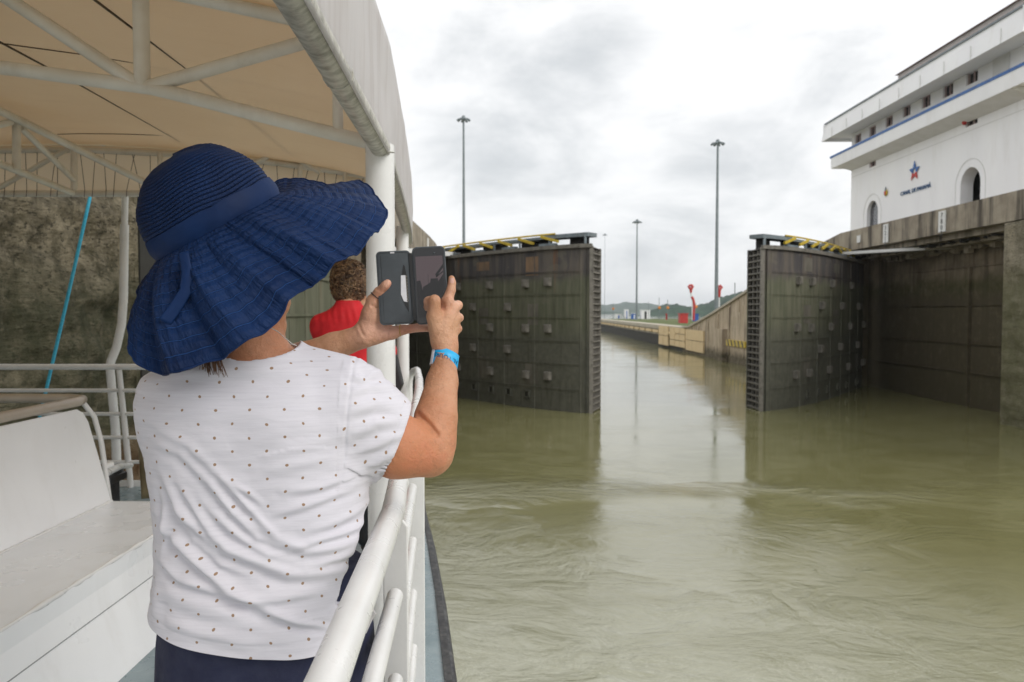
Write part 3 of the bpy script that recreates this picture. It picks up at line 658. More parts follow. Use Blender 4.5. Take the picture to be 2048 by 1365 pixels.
# folded leaf in the left recess
FG = empty('lock_gate', (-8,36,0), 'grey green gate leaf folded flat into the wall behind the person in red', 'gate', 'steel leaves of the lock gates')
mb = MB(); mb.bx(-9.6,-7.75,17.3,36,-1,10.2); mb.build('leaf', M['gate'], FG)
for z in (8.6,7.2,5.75,4.3,2.9,1.4): mb = MB(); mb.bx(-7.75,-7.68,17.3,36,z,z+.1); mb.build('plate_lap', M['gate'], FG)
for k in range(9): mb = MB(); mb.bx(-7.75,-7.72,18.5+k*2.1,18.6+k*2.1,-.5,10.1); mb.build('plate_seam', M['gate'], FG)
mb = MB()
for k in range(28): mb.bx(-9.3,-8.2,16.9,17.3,.2+k*.36,.29+k*.36)
mb.build('mitre_rib', M['black_deep'], FG)  # ribs near-black too, with the slot's shade in their colour

# =============== control house on the right wall
BX = 31.6; Y0, Y1 = 47.5, 72.7; ZB = 12.1
BH = empty('control_house', (BX+5,60,ZB), 'white two storey control house with a blue edged balcony on the right lock wall', 'building')
def arch(yc, w_, z0, z1, X, n=14):
    r = w_/2; return [(X,yc-r,z0)]+[(X,yc-r*math.cos(math.pi*k/n),z1-r+r*math.sin(math.pi*k/n)) for k in range(n+1)]+[(X,yc+r,z0)]
# facade with real openings: arches cut by building strips around them
def yz(px, py, X=BX): p = PX(px, py, X); return p.y, p.z
arches = []
for (pxc, w_px, ptop) in ((1745,22,402),(1941,40,335)):
    y, zt = yz(pxc, ptop); wy = abs(yz(pxc-w_px/2, 400)[0]-yz(pxc+w_px/2, 400)[0]); arches.append((y, wy, zt))
wins = []
for (px, py, pw, ph) in ((1716,277,12,17),(1745,262,13,19),(1778,243,14,20),(1813,222,15,22),(1852,203,17,24),(1896,180,20,26),(1944,152,23,30)):
    y, z = yz(px, py, BX); a, b = yz(px-pw/2, py)[0], yz(px+pw/2, py)[0]; wins.append((y, abs(a-b), z, ph/F*y))
lows = []
for (px, py, pw, ph) in ((1745,327,13,14),(1943,241,24,20)):
    y, z = yz(px, py); a, b = yz(px-pw/2, py)[0], yz(px+pw/2, py)[0]; lows.append((y, abs(a-b), z, ph/F*y))
ZW = 22.4
def facade(X, y0, y1, z0, z1, opens, th=.9):
    # a wall in the X plane with rectangular openings (y, w, z, h): column strips between openings
    m_ = MB(); ys = sorted({y0, y1}|{o[0]-o[1]/2 for o in opens}|{o[0]+o[1]/2 for o in opens})
    for a, b in zip(ys[:-1], ys[1:]):
        mid = (a+b)/2; segs = sorted((o[2]-o[3]/2, o[2]+o[3]/2) for o in opens if abs(mid-o[0]) < o[1]/2); z = z0
        for s0, s1 in segs:
            if s0 > z: m_.bx(X, X+th, a, b, z, s0)
            z = max(z, s1)
        if z < z1: m_.bx(X, X+th, a, b, z, z1)
    return m_
ops = [(y, w_, (ZB+zt)/2-.25, zt-ZB+.5) for y, w_, zt in arches]+wins+lows
mb = facade(BX, Y0, Y1, ZB-.3, ZW, ops)
for y, w_, zt in arches:    # spandrels that round the arch heads
    r = w_/2; n = 10
    for sg in (-1, 1):
        for k in range(n):
            a0 = math.pi/2*k/n; a1 = math.pi/2*(k+1)/n
            pts = [(BX,y+sg*r*math.sin(a0),zt-r+r*math.cos(a0)),(BX,y+sg*r*math.sin(a1),zt-r+r*math.cos(a1)),(BX,y+sg*r*math.sin(a1),zt+.001),(BX,y+sg*r*math.sin(a0),zt+.001)]
            mb.prism(pts if sg > 0 else pts[::-1], (.9,0,0))
mb.bx(BX+.9,BX+11,Y1-.4,Y1,ZB-.3,ZW); mb.bx(BX+.9,BX+11,Y0,Y0+.4,ZB-.3,ZW); mb.bx(BX+10.6,BX+11,Y0,Y1,ZB-.3,ZW)
mb.bx(BX+.9,BX+11,Y0,Y1,ZW-.3,ZW); mb.build('wall', M['white_wall'], BH)
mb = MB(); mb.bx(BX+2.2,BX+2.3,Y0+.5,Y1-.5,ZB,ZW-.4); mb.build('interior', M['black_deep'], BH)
mb = MB()
for y, w_, zt in arches:
    r = w_/2
    for (r0, r1) in ((r+.55, r+.62),):
        pts = arch(y, 2*r1, ZB, zt+.62, BX-.03, 18); q = arch(y, 2*r0, ZB, zt+.55, BX-.03, 18)
        for i in range(len(pts)-1): mb.prism([pts[i],pts[i+1],q[i+1],q[i]], (.04,0,0))
for z_ in (18.4,): mb.bx(BX-.015,BX+.01,Y0,Y1,z_,z_+.05)
mb.build('moulding', M['soffit'], BH)
for i, (y, w_, z, h) in enumerate(wins+lows):
    mb = MB(); 
    for sy in (-1,1): mb.bx(BX+.12,BX+.26,y+sy*w_/2-.07*(sy>0),y+sy*w_/2+.07*(sy<0),z-h/2,z+h/2)
    for sz in (-1,1): mb.bx(BX+.12,BX+.26,y-w_/2+.07,y+w_/2-.07,z+sz*h/2-.07*(sz>0),z+sz*h/2+.07*(sz<0))
    mb.bx(BX+.14,BX+.24,y-.03,y+.03,z-h/2+.07,z+h/2-.07)
    o = mb.build('window', M['win_frame'], BH)
    mb = MB(); mb.bx(BX+.28,BX+.31,y-w_/2,y+w_/2,z-h/2,z+h/2); mb.build('pane', M['window_dark'], o)
y, w_, zt = arches[0]; mb = MB(); mb.prism(arch(y, w_, ZB, zt, BX+.3), (.05,0,0)); mb.build('arched_door', M['window_dark'], BH)
y, w_, zt = arches[1]; mb = MB()
for k in range(3): mb.bx(BX+1.3,BX+1.34,y-w_/2-.6,y+w_/2,zt-1.3-k*.5,zt-1.26-k*.5)
mb.build('arch_slat', M['steel_grey'], BH)
mb = MB(); mb.tube([(BX+.2,y-w_/2+.1,ZB+1.0),(BX+.2,y+w_/2-.9,ZB+1.0),(BX+.2,y+w_/2-.9,ZB)], .06, 6); mb.tube([(BX+.2,y-.1,ZB),(BX+.2,y-.1,ZB+1.)], .06, 6); mb.tube([(BX+.2,y-w_/2+.1,ZB+.55),(BX+.2,y+w_/2-.9,ZB+.55)], .05, 6); mb.build('handrail', M['white_paint'], BH)
mb = MB(); p = PX(1931,246,BX-.1); mb.lathe([(0,0),(.16,0),(.16,.12),(.1,.2),(0,.22)], p, 12, (-1,0,0)); mb.build('alarm_bell', M['red'], BH)
mb = MB(); p = PX(1921,228,BX-.1); mb.lathe([(0,0),(.1,0),(.14,.25),(0,.3)], p, 10, (-1,0,-.3)); p = PX(1802,281,BX-.1); mb.lathe([(0,0),(.1,0),(.14,.25),(0,.3)], p, 10, (-1,0,-.3)); mb.build('spotlight', M['steel_grey'], BH)
# balcony: floor, parapet with blue cap, all round
mb = MB(); bo = 1.25; ZF, ZP = 19.6, 20.45
mb.bx(BX-bo,BX,Y0-bo,Y1+bo,ZF,ZF+.18); mb.bx(BX,BX+11,Y0-bo,Y0,ZF,ZF+.18); mb.bx(BX,BX+11,Y1,Y1+bo,ZF,ZF+.18)
mb.bx(BX-bo-.15,BX-bo,Y0-bo,Y1+bo,ZF-.12,ZP); mb.bx(BX-bo,BX+11,Y0-bo-.15,Y0-bo,ZF-.12,ZP); mb.bx(BX-bo,BX+11,Y1+bo,Y1+bo+.15,ZF-.12,ZP)
mb.build('balcony', M['white_wall'], BH)
mb = MB(); mb.bx(BX-bo-.19,BX-bo+.03,Y0-bo-.19,Y1+bo+.19,ZP,ZP+.2); mb.bx(BX-bo+.03,BX+11,Y0-bo-.19,Y0-bo+.03,ZP,ZP+.2); mb.bx(BX-bo+.03,BX+11,Y1+bo-.03,Y1+bo+.19,ZP,ZP+.2); mb.build('balcony_cap', M['blue_trim'], BH)
# cornice under the balcony
mb = MB(); mb.prism([(BX,Y0,ZF-.02),(BX-bo-.1,Y0,ZF-.02),(BX-bo-.1,Y0,ZF-.15),(BX,Y0,ZF-.55)], (0,Y1-Y0,0)); mb.build('bracket', M['soffit'], BH)
# eave: deep fascia leaning outwards, soffit above
eo = 1.7; e0, e1 = 22.15, 23.75
mb = MB(); mb.bx(BX-eo,BX+11.6,Y0-eo,Y1+eo,ZW+.02,ZW+.2)
mb.prism([(BX-eo-.35,0,e0),(BX-eo-.2,0,e0),(BX-eo+.15,0,e1),(BX-eo-.0,0,e1)][::-1] and [(BX-eo-.35,Y0-eo-.3,e0),(BX-eo-.2,Y0-eo-.3,e0),(BX-eo+.15,Y0-eo-.3,e1),(BX-eo,Y0-eo-.3,e1)], (0,Y1-Y0+2*eo+.6,0))
mb.bx(BX-eo-.2,BX+11.6,Y1+eo+.05,Y1+eo+.25,e0,e1-.02); mb.bx(BX-eo-.2,BX+11.6,Y0-eo-.25,Y0-eo-.05,e0,e1-.02)
mb.build('eave', M['white_wall'], BH)
mb = MB(); mb.bx(BX-eo-.1,BX+11.6,Y0-eo-.35,Y1+eo+.35,e1,e1+.12); mb.build('gutter', M['steel_grey'], BH)
for k in range(9): mb = MB(); mb.bx(BX-eo-.36,BX-eo-.3,Y0+k*3.1,Y0+k*3.1+.05,e0,e0+.9); mb.build('fascia_joint', M['soffit'], BH)
yr0, yr1 = Y0-2, 64.8; mb = MB()
mb.bx(BX+.9,BX+11,yr0,yr1-.5,e1+.1,25.1); mb.build('roof_base', M['white_wall'], BH)
mb = MB(); mb.bx(BX+.3,BX+11.5,yr0-.5,yr1,25.1,25.5); mb.build('roof_fascia', M['roof_fascia'], BH)
mb = MB(); rf = MB(); a0, a1, b0, b1 = BX+.1, BX+11.7, yr0-.7, yr1+.2
rv = [(a0,b0,25.5),(a1,b0,25.5),(a1,b1,25.5),(a0,b1,25.5),(BX+5.9,b0+5,28.2),(BX+5.9,b1-5,28.2)]
mb.add(rv, [(0,1,4),(1,2,5,4),(2,3,5),(3,0,4,5),(0,3,2,1)]); mb.build('roof', M['roof_tile'], BH)
mb = MB(); p = PX(2003,122,BX-.02); mb.box((BX-.03,p.y,p.z),(.06,1.7,1.7)); mb.build('shutter', M['soffit'], BH)
# emblem and writing on the wall
st = empty('wall_emblem', PX(1829,345,BX-.02), 'blue and red star emblem above blue lettering on the white building', 'emblem')
sc_ = PX(1829,343,BX-.05); Rr = .80
def starp(k, r, rot=0): a = math.pi/2+k*math.pi/5+rot; return (sc_.x, sc_.y-r*math.cos(a), sc_.z+r*math.sin(a))
for k in range(5):
    m_ = MB(); a, b, c_ = starp(2*k-1, Rr*.44), starp(2*k, Rr), starp(2*k+1, Rr*.44)
    i0, i1 = starp(2*k-1, Rr*.30), starp(2*k+1, Rr*.30)
    m_.prism([a, b, c_, i1, i0][::-1], (-.04,0,0)); m_.build('star_point', M['blue_trim'] if k in (0,1,4) else M['red'], st)
wr = empty('wall_lettering', PX(1830,376,BX-.02), 'dark blue capital lettering under the star on the white building', 'sign')
p = PX(1830,384,BX-.05); vs, fs = textmesh('CANAL DE PANAMÁ', .46, .02); mb = MB(); mb.add([(BX-.05-v.z,p.y-v.x*1.08,p.z+v.y) for v in vs], fs); mb.build('lettering', M['ink'], wr)
em = empty('wall_badge', PX(1772,385,BX-.02), 'small yellow badge on the white building left of the star', 'badge')
p = PX(1772,386,BX-.05); mb = MB(); mb.lathe([(0,0),(.28,0),(.28,.05),(0,.05)], p, 16, (-1,0,0)); mb.build('disc', M['yellow'], em)
mb = MB(); mb.prism([(BX-.13,p.y-.16,p.z+.12),(BX-.13,p.y+.16,p.z+.12),(BX-.13,p.y,p.z+.5)], (.08,0,0)); mb.build('crest', M['steel_grey'], em); mb = MB(); mb.box((BX-.12,p.y+.05,p.z-.02),(.05,.2,.3)); mb.build('shield', M['red'], em)

# =============== masts, posts, small things far off
def mast(x, y, z0, z1, r, label, heads=8, hr=.85):
    t = empty('floodlight_mast', (x,y,z0), label, 'light mast', 'tall light masts along the lock')
    m_ = MB(); m_.tube([(x,y,z0),(x,y,z0+(z1-z0)*.5),(x,y,z1)], [r,r*.75,r*.5], 10); m_.build('pole', M['mast'], t)
    m_ = MB(); m_.tube([(x+hr*.8*math.cos(a*math.pi/8),y+hr*.8*math.sin(a*math.pi/8),z1-.2) for a in range(16)], .07*hr, 6, closed=True); m_.lathe([(.32*hr,-.6*hr),(.45*hr,.0),(.3*hr,.4*hr),(0,.5*hr)], (x,y,z1), 8); m_.build('crown_ring', M['mast'], t)
    for k in range(heads):
        a = 2*math.pi*k/heads+.3; m_ = MB(); c = Vector((x+hr*1.15*math.cos(a), y+hr*1.15*math.sin(a), z1-.45*hr))
        m_.box(c, (.5*hr,.4*hr,.3*hr), Matrix.Rotation(a,3,'Z') @ Matrix.Rotation(.6,3,'Y')); m_.bar((x,y,z1-.2), c, .07*hr, .07*hr); m_.build('floodlight', M['steel_grey'], t)
    return t
mast((928-1024)/F*135, 135, 3, CZ+(625-240)/F*135, .33, 'tall light mast rising behind the left gate leaf')
mast((1432-1024)/F*133, 133, 3.4, CZ+(625-287)/F*133, .36, 'tall light mast left of the white building, above the sloping wall')
mast((1273-1024)/F*250, 250, 3.4, CZ+(625-443)/F*250, .35, 'shorter looking distant light mast in the middle of the gap', 8, 1.1)
mast((1209-1024)/F*420, 420, .5, CZ+(625-470)/F*420, .12, 'faintest light mast, right behind the edge of the left gate leaf', 6, 1.)
def post(px, pyt, Y, base, r, m, label, disc=None, group='thin posts on the far bank'):
    x = (px-1024)/F*Y; z1 = CZ+(625-pyt)/F*Y
    t = empty('signal_post', (x,Y,base), label, 'post', group)
    m_ = MB(); m_.tube([(x,Y,base),(x,Y,z1)], r, 8); m_.build('pole', M[m], t)
    if disc: m_ = MB(); m_.lathe([(0,0),(.46,0),(.46,.12),(0,.14)], (x,Y-.3,CZ+(625-disc)/F*Y), 14, (0,-1,0)); m_.build('disc', M['orange'], t)
post(1469,566,120,3.4,.07,'mast','thin bare pole above the sloping approach wall',None)
post(1318,596,240,3.4,.09,'mast','thin pole with an orange disc, left one of the close pair',616)
post(1335,600,240,3.4,.09,'mast','thin pole with an orange disc, right one of the close pair',616)
post(1391,606,215,3.4,.09,'mast','pole with an orange disc beside the blue box',614)
post(1297,604,280,3.4,.08,'mast','thin bare pole right of the distant mast',None)
post(1226,606,290,3.4,.10,'mast','leftmost thin post of the far bank',618)
def hut(name, px0, px1, py0, Y, m, label, cat, trim=None, dep=2.0, roofm='hut_white', doorpx=None):
    x0, x1 = (px0-1024)/F*Y, (px1-1024)/F*Y; zt = CZ+(625-py0)/F*Y; zb = 3.4
    t = empty(name, ((x0+x1)/2, Y, zb), label, cat)
    m_ = MB(); m_.bx(x0,x1,Y,Y+dep,zb,zt-.15); m_.build('body', M[m], t, bevel=.03)
    m_ = MB(); m_.bx(x0-.15,x1+.15,Y-.15,Y+dep+.15,zt-.15,zt); m_.build('roof', M[roofm], t)
    m_ = MB(); w_ = (x1-x0); m_.bx(x0+w_*.38,x0+w_*.62,Y-.04,Y,zb+.1,zt-.6); m_.build('door', M[trim or 'steel_grey'], t)
hut('kiosk', 1282, 1300, 620, 285, 'hut_white', 'white kiosk with a dark door right of the distant mast', 'kiosk', 'black', 3)
hut('kiosk', 1250, 1257, 619, 290, 'hut_white', 'narrow white kiosk left of the blue one', 'kiosk', 'blue', 3)
hut('kiosk', 1264, 1273, 627, 284, 'blue', 'low blue kiosk beside the distant mast', 'kiosk', 'hut_white', 3)
hut('kiosk', 1232, 1243, 628, 292, 'hut_white', 'lowest white kiosk, far left on the bank', 'kiosk', 'blue', 3)
hut('cabinet', 1360, 1376, 627, 178, 'red', 'red box cabinet on the bank behind the timber fenders', 'cabinet', 'red', 2, 'red')
hut('cabinet', 1387, 1397, 628, 214, 'blue', 'blue box cabinet beside the curved red signal arm', 'cabinet', 'blue', 2, 'blue')
t = empty('signal_beacon', ((1386-1024)/F*212,212,3.4), 'curved red arm with a white neck and a red lamp cluster on top', 'signal', 'red signal arms')
f_ = 212/F; q = lambda px, py: ((px-1024)*f_, 212, CZ+(625-py)*f_)
mb = MB(); mb.tube([q(1387,641),q(1387,625),q(1388,612),q(1386.5,601),q(1383,594)], .36, 10); mb.build('arm', M['red'], t)
mb = MB(); mb.tube([q(1383,594),q(1381.5,586)], .3, 10); mb.tube([q(1384.5,641),q(1384,600)], .16, 8); mb.build('neck', M['hut_white'], t)
mb = MB(); mb.tube([q(1381.5,587),q(1381,578)], [.28,.45], 8)
for k in range(6): a = k*math.pi/3; mb.lathe([(0,0),(.33,0),(.38,.25),(0,.3)], Vector(q(1380.5,574.5))+Vector((.5*math.cos(a),0,.45*math.sin(a))), 8, (0,-1,0))
mb.build('lamp_cluster', M['red'], t)
t = empty('signal_beacon', ((1438-1024)/F*150,150,3.4), 'red lamp cluster on a pale post right behind the nearest tall mast', 'signal', 'red signal arms')
f_ = 150/F; q = lambda px, py: ((px-1024)*f_, 150, CZ+(625-py)*f_)
mb = MB(); mb.tube([q(1438,650),q(1438,594)], .12, 8); mb.build('neck', M['hut_white'], t)
mb = MB(); mb.tube([q(1438,595),q(1438,580)], [.2,.35], 8)
for k in range(5): a = k*math.pi/2.5; mb.lathe([(0,0),(.22,0),(.26,.2),(0,.22)], Vector(q(1438.5,575.5))+Vector((.32*math.cos(a),0,.3*math.sin(a))), 8, (0,-1,0))
mb.build('lamp_cluster', M['red'], t)
t = empty('bollard', ((1333-1024)/F*262,262,3.4), 'small red bollard on the grass between the kiosks and the red cabinet', 'bollard'); mb = MB(); x = (1333-1024)/F*262; mb.lathe([(.35,0),(.3,1.6),(.42,1.7),(.42,2.0),(0,2.1)], (x,262,3.4), 10); mb.build('post', M['red'], t)
# =============== the tour boat
DZ = CZ-1.45
def lerp_tab(tab, y):
    if y <= tab[0][0]: return tab[0][1]
    for (a, va), (b, vb) in zip(tab[:-1], tab[1:]):
        if y <= b: return va+(vb-va)*(y-a)/(b-a)
    return tab[-1][1]
RAILX = [(-3,-.15),(-.5,-.175),(.94,-.226),(1.73,-.268),(2.0,-.297),(2.85,-.372),(4.4,-.53),(5.2,-.625),(5.85,-.715),(6.05,-.80),(6.4,-.84)]
rx = lambda y: lerp_tab(RAILX, y)
TUBEX = [(-3,-.34),(1.0,-.39),(1.44,-.405),(2.81,-.470),(3.93,-.575),(5.45,-.735),(6.5,-.865)]
tx = lambda y: lerp_tab(TUBEX, y)
XC = -3.75                       # the boat's centre line
BT = empty('tour_boat', (XC,2,0), 'white tour boat deck with canvas canopy, posts and railings in the foreground', 'boat')
def mirror(x): return 2*XC-x
# deck and hull
ys = [-6,-3,0,1,2,3,4,5,5.96,6.55]
edge = [(rx(y)+(.125 if y < 3.2 else max(.035, .125-.045*(y-3.2))), y) for y in ys]
outl = [(x,y,DZ-.12) for x, y in edge]+[(mirror(x),y,DZ-.12) for x, y in edge[::-1]]
mb = MB(); mb.prism(outl, (0,0,.12)); mb.build('deck', M['deck_paint'], BT)
def strip(path, w_, h_, z): 
    m_ = MB()
    for a, b in zip(path[:-1], path[1:]): m_.bar((a[0],a[1],z),(b[0],b[1],z), w_, h_)
    return m_
mb = strip([(x+.012,y) for x, y in edge], .03, .11, DZ-.045); mb.tube([(x+.03,y,DZ-.09) for x, y in edge], .028, 8); mb.build('rubber_strip', M['rubber'], BT)
mb = MB(); mb.tube([(x+.03,y,DZ-.30) for x, y in edge], .05, 10); mb.build('rub_rail', M['white_paint'], BT)
hul = [(rx(y)+.02,y) for y in ys]+[(-1.6,9.5),(-2.7,12)]; hz = []
mb = MB()
pl = hul+[(mirror(x),y) for x, y in hul[::-1]]
mb.prism([(x,y,2.0) for x, y in pl if y <= 6.6], (0,0,DZ-.13-2.0)); mb.prism([(x,y,-.8) for x, y in pl], (0,0,2.79)); mb.build('hull', M['white_paint'], BT)

# canopy edge tube, posts
ty = [-1,-.2,.7,1.44,2.1,2.81]; TZ = CZ+.585
for side in (1, -1):
    f = (lambda x: x) if side == 1 else mirror
    mb = MB(); mb.tube([(f(tx(y)),y,TZ) for y in ty], .036, 16); mb.tube([(f(tx(1.93)),1.925,TZ),(f(tx(1.93)),1.935,TZ)], .039, 16); mb.build('edge_tube', M['pipe_worn'], BT)
    mb = MB(); mb.tube([(f(tx(y)),y,TZ) for y in (2.9,3.6,4.4,5.45)], .036, 16); mb.tube([(f(tx(y)),y,TZ) for y in (5.45,6.35)], .036, 16); mb.build('edge_tube', M['pipe_worn'], BT)
    mb = MB(); x = f(-.475); mb.tube([(x,2.81,DZ),(x,2.81,TZ+.015)], .0515, 28); mb.lathe([(.085,0),(.085,.012),(.054,.02)], (x,2.81,DZ), 24); mb.build('support_post', M['white_paint'], BT)
    mb = MB(); x = f(-.768); mb.tube([(x,5.45,DZ),(x,5.45,TZ+.015)], .044, 24); mb.lathe([(.085,0),(.085,.012),(.05,.02)], (x,5.45,DZ), 20); mb.build('support_post', M['white_paint'], BT)
mb = MB(); mb.tube([P(768,303,2.74),P(789,306,2.74)], [.006,.002], 6); mb.build('cleat', M['pipe_worn'], BT)
# roof arch profile (height above eye as a function of x)
RT = [(-.44,.955),(-.60,1.0),(-.76,1.055),(-1.23,1.155),(-1.9,1.25),(-2.6,1.315),(-3.3,1.35),(XC,1.358)]
def roofz(x):
    if x < XC: x = mirror(x)
    return CZ+lerp_tab([(-a, b) for a, b in RT], -x)
def roof_fn(u, v):
    y = -.9+7.35*v; xe = tx(y)+.015  # unseen rear end run back past the eye to cast shade
    x = xe+(mirror(xe)-xe)*u
    xn = -.44+(mirror(-.44)+.44)*u
    sag = 0
    return (x, y, roofz(xn)+.028+sag)
mb = MB(); mb.grid(roof_fn, 60, 60); o = mb.build('canopy_roof', M['fabric'], BT)
so_ = o.modifiers.new('thickness', 'SOLIDIFY'); so_.thickness = .006; so_.offset = 1
for side in (1, -1):
    f = (lambda x: x) if side == 1 else mirror
    def vfn(u, v):
        y = -.9+7.35*u; e = .010*noise.noise(Vector((y*6, v*1.5, 0)))+.006*math.sin(y*4.5)
        x = tx(y)+.034+e*(1-abs(2*v-1))
        z = CZ+.56+(.985-.56)*v+(0.008*noise.noise(Vector((y*3, 7, 0))) if v > .95 else 0)
        if v > .93: x -= .02*(v-.93)/.07
        return (f(x), y, z)
    mb = MB(); mb.grid(vfn, 180, 14); o = mb.build('valance', M['valance'], BT); so_ = o.modifiers.new('thickness', 'SOLIDIFY'); so_.thickness = .004
    for y in (1.1,2.02,3.5,5.0): mb = MB(); mb.bar((f(tx(y)+.030),y,CZ+.57),(f(tx(y)+.026),y,CZ+.97),.003,.005); mb.build('valance_seam', M['seam'], BT)
# longitudinal and cross seams of the roof (they lie just under the fabric)
def on_roof(x, y, d=.0): return Vector((x, y, roofz(x)+.022-d))
def seampath(xf, y0, y1, n=26): return [on_roof(xf(y0+(y1-y0)*i/n), y0+(y1-y0)*i/n) for i in range(n+1)]
def roof_hit(px, py):
    d = ray(px, py); best = None
    for k in range(60, 1300):
        t = k*.01; p = Vector((d.x*t, d.y*t, CZ+d.z*t))
        if p.z >= roofz(p.x)+.014: return p
    return p
def roof_seam(name, pts, r=.006):
    h = [roof_hit(*p) for p in pts]; full = []
    for a, b in zip(h[:-1], h[1:]):
        for k in range(10):
            q_ = a.lerp(b, k/10); q_.z = roofz(q_.x)+.014; full.append(q_)
    full.append(h[-1]); m_ = MB(); m_.tube(full, r, 6); return m_.build(name, M['seam'], BT)
roof_seam('roof_seam', [(150,-40),(190,0),(390,150),(585,303)])
roof_seam('roof_seam', [(-90,34),(0,84),(150,164),(360,283)])
roof_seam('roof_seam', [(-300,262),(0,296),(60,300)], .003)
roof_seam('cross_seam', [(0,86),(160,108),(350,142),(650,192)], .003)
roof_seam('cross_seam', [(115,269),(230,268),(345,272),(470,283)], .003)
roof_seam('cross_seam', [(-300,40),(0,86)], .003)
# trusses
def truss(Y, r=.025, full=True):
    t = empty_part('truss', (XC, Y, TZ))
    xs = [-.475,-.76,-1.23,-1.9,-2.6,-3.3,XC]; xs = xs+[mirror(x) for x in xs[-2::-1]]
    bot = lambda x: CZ+lerp_tab([(.475,.600),(.88,.70),(1.27,.80),(1.60,.845),(1.86,.88),(2.6,.95),(3.3,.985),(-XC,.99)], -(x if x > XC else mirror(x)))
    m_ = MB(); m_.tube([(x,Y,roofz(x)-.012) for x in xs], r, 14); m_.build('top_chord', M['cream_paint'], t)
    bx_ = [-.475-i*(-2*XC-.95)/40 for i in range(41)]
    m_ = MB(); m_.tube([(x,Y,bot(x)) for x in bx_], r, 14); m_.build('bottom_chord', M['cream_paint'], t)
    for s_ in (0, 1):
        g = (lambda x: x) if s_ == 0 else mirror
        for x in (-.625,-1.325,-2.45,XC) if s_ == 0 else (-.625,-1.325,-2.45):
            rr = .028 if x != -.625 else .019
            m_ = MB(); m_.tube([(g(x),Y,bot(x)),(g(x),Y,roofz(x)-.01)], rr, 14); m_.build('strut', M['cream_paint'], t)
        for a, b in (((-1.31,bot(-1.31)),(-.64,roofz(-.64)-.02)),((-1.33,bot(-1.33)),(-1.98,roofz(-1.98)-.02)),((-2.45,bot(-2.45)),(-3.2,roofz(-3.2)-.02)),((-2.45,bot(-2.45)),(-2.0,roofz(-2.0)-.02))):
            m_ = MB(); m_.tube([(g(a[0]),Y,a[1]),(g(b[0]),Y,b[1])], .024, 14); m_.build('diagonal', M['cream_paint'], t)
    return t
def empty_part(name, loc):
    o = bpy.data.objects.new(name, None); COL.objects.link(o); o.location = loc; o.parent = BT; o.matrix_parent_inverse = parent_inv(BT); return o
truss(2.81)
# centre girder running forward, seen end on at the left
t = empty_part('truss', (-3.4,5.5,CZ+1))
for nm, pts, r in (('top_chord',[(-120,165,4.4),(0,222,5.05),(150,296,5.6),(292,366,6.25),(420,430,6.3)],.027),('bottom_chord',[(-120,290,4.4),(0,328,5.05),(144,386,6.2)],.025),
    ('strut',[(33,340,5.2),(33,243,5.2)],.026),('strut',[(148,380,6.2),(148,297,6.2)],.024),('diagonal',[(42,256,5.25),(148,360,6.2)],.022),('diagonal',[(-60,258,5.0),(0,250,5.05),(22,244,5.15)],.022)):
    mb = MB(); mb.tube([P(*p) for p in pts], r, 12); mb.build(nm, M['cream_paint'], t)
# front curtain with lacing
FY = 6.35; t = empty_part('front_curtain', (XC,FY,CZ+1))
def cz_(x): return roofz(x)+.01
zb = CZ+.965
mb = MB()
def cfn(u, v):
    x = -.86+(mirror(-.86)+.86)*u; z0 = zb if x < -1.0 else zb
    z1 = max(cz_(x), z0+.02); return (x, FY+.05+.012*noise.noise(Vector((x*5,v*2,1)))*math.sin(v*math.pi), z0+(z1-z0)*v)
mb.grid(cfn, 160, 8); mb.build('curtain', M['fabric'], t)
mb = MB(); mb.tube([(-.86-i*(-2*XC-1.72)/30,FY,zb) for i in range(31)], .026, 12); mb.build('bottom_tube', M['cream_paint'], t)
mb = MB(); mb.tube([(x,FY,max(cz_(x)-.05, zb+.02)) for x in [-.86-i*(-2*XC-1.72)/40 for i in range(41)]], .024, 12); mb.build('top_tube', M['cream_paint'], t)
mb = MB(); random.seed(12)
for k in range(62):
    x = -.95-k*.093-random.uniform(0,.05); dx = random.uniform(-.07,.07)
    mb.tube([(x,FY-.03,zb-.03),(x,FY-.02,zb+.03),(x+dx,FY-.01,max(cz_(x)-.06,zb+.05))], .0026, 5)
mb.build('lacing', M['seam'], t)
for a, b in (((0,376),(136,298)),((560,300),(640,345)),((430,372),(560,300))):
    mb = MB(); mb.tube([P(*a,FY-.02),P(*b,FY-.02)], .02, 10); mb.build('diagonal', M['cream_paint'], t)
for px in (320,600,690):
    pt = P(px,350,FY-.03); mb = MB(); mb.tube([(pt.x,FY-.03,zb),(pt.x,FY-.03,cz_(pt.x)-.05)], .02, 10); mb.build('strut', M['cream_paint'], t)

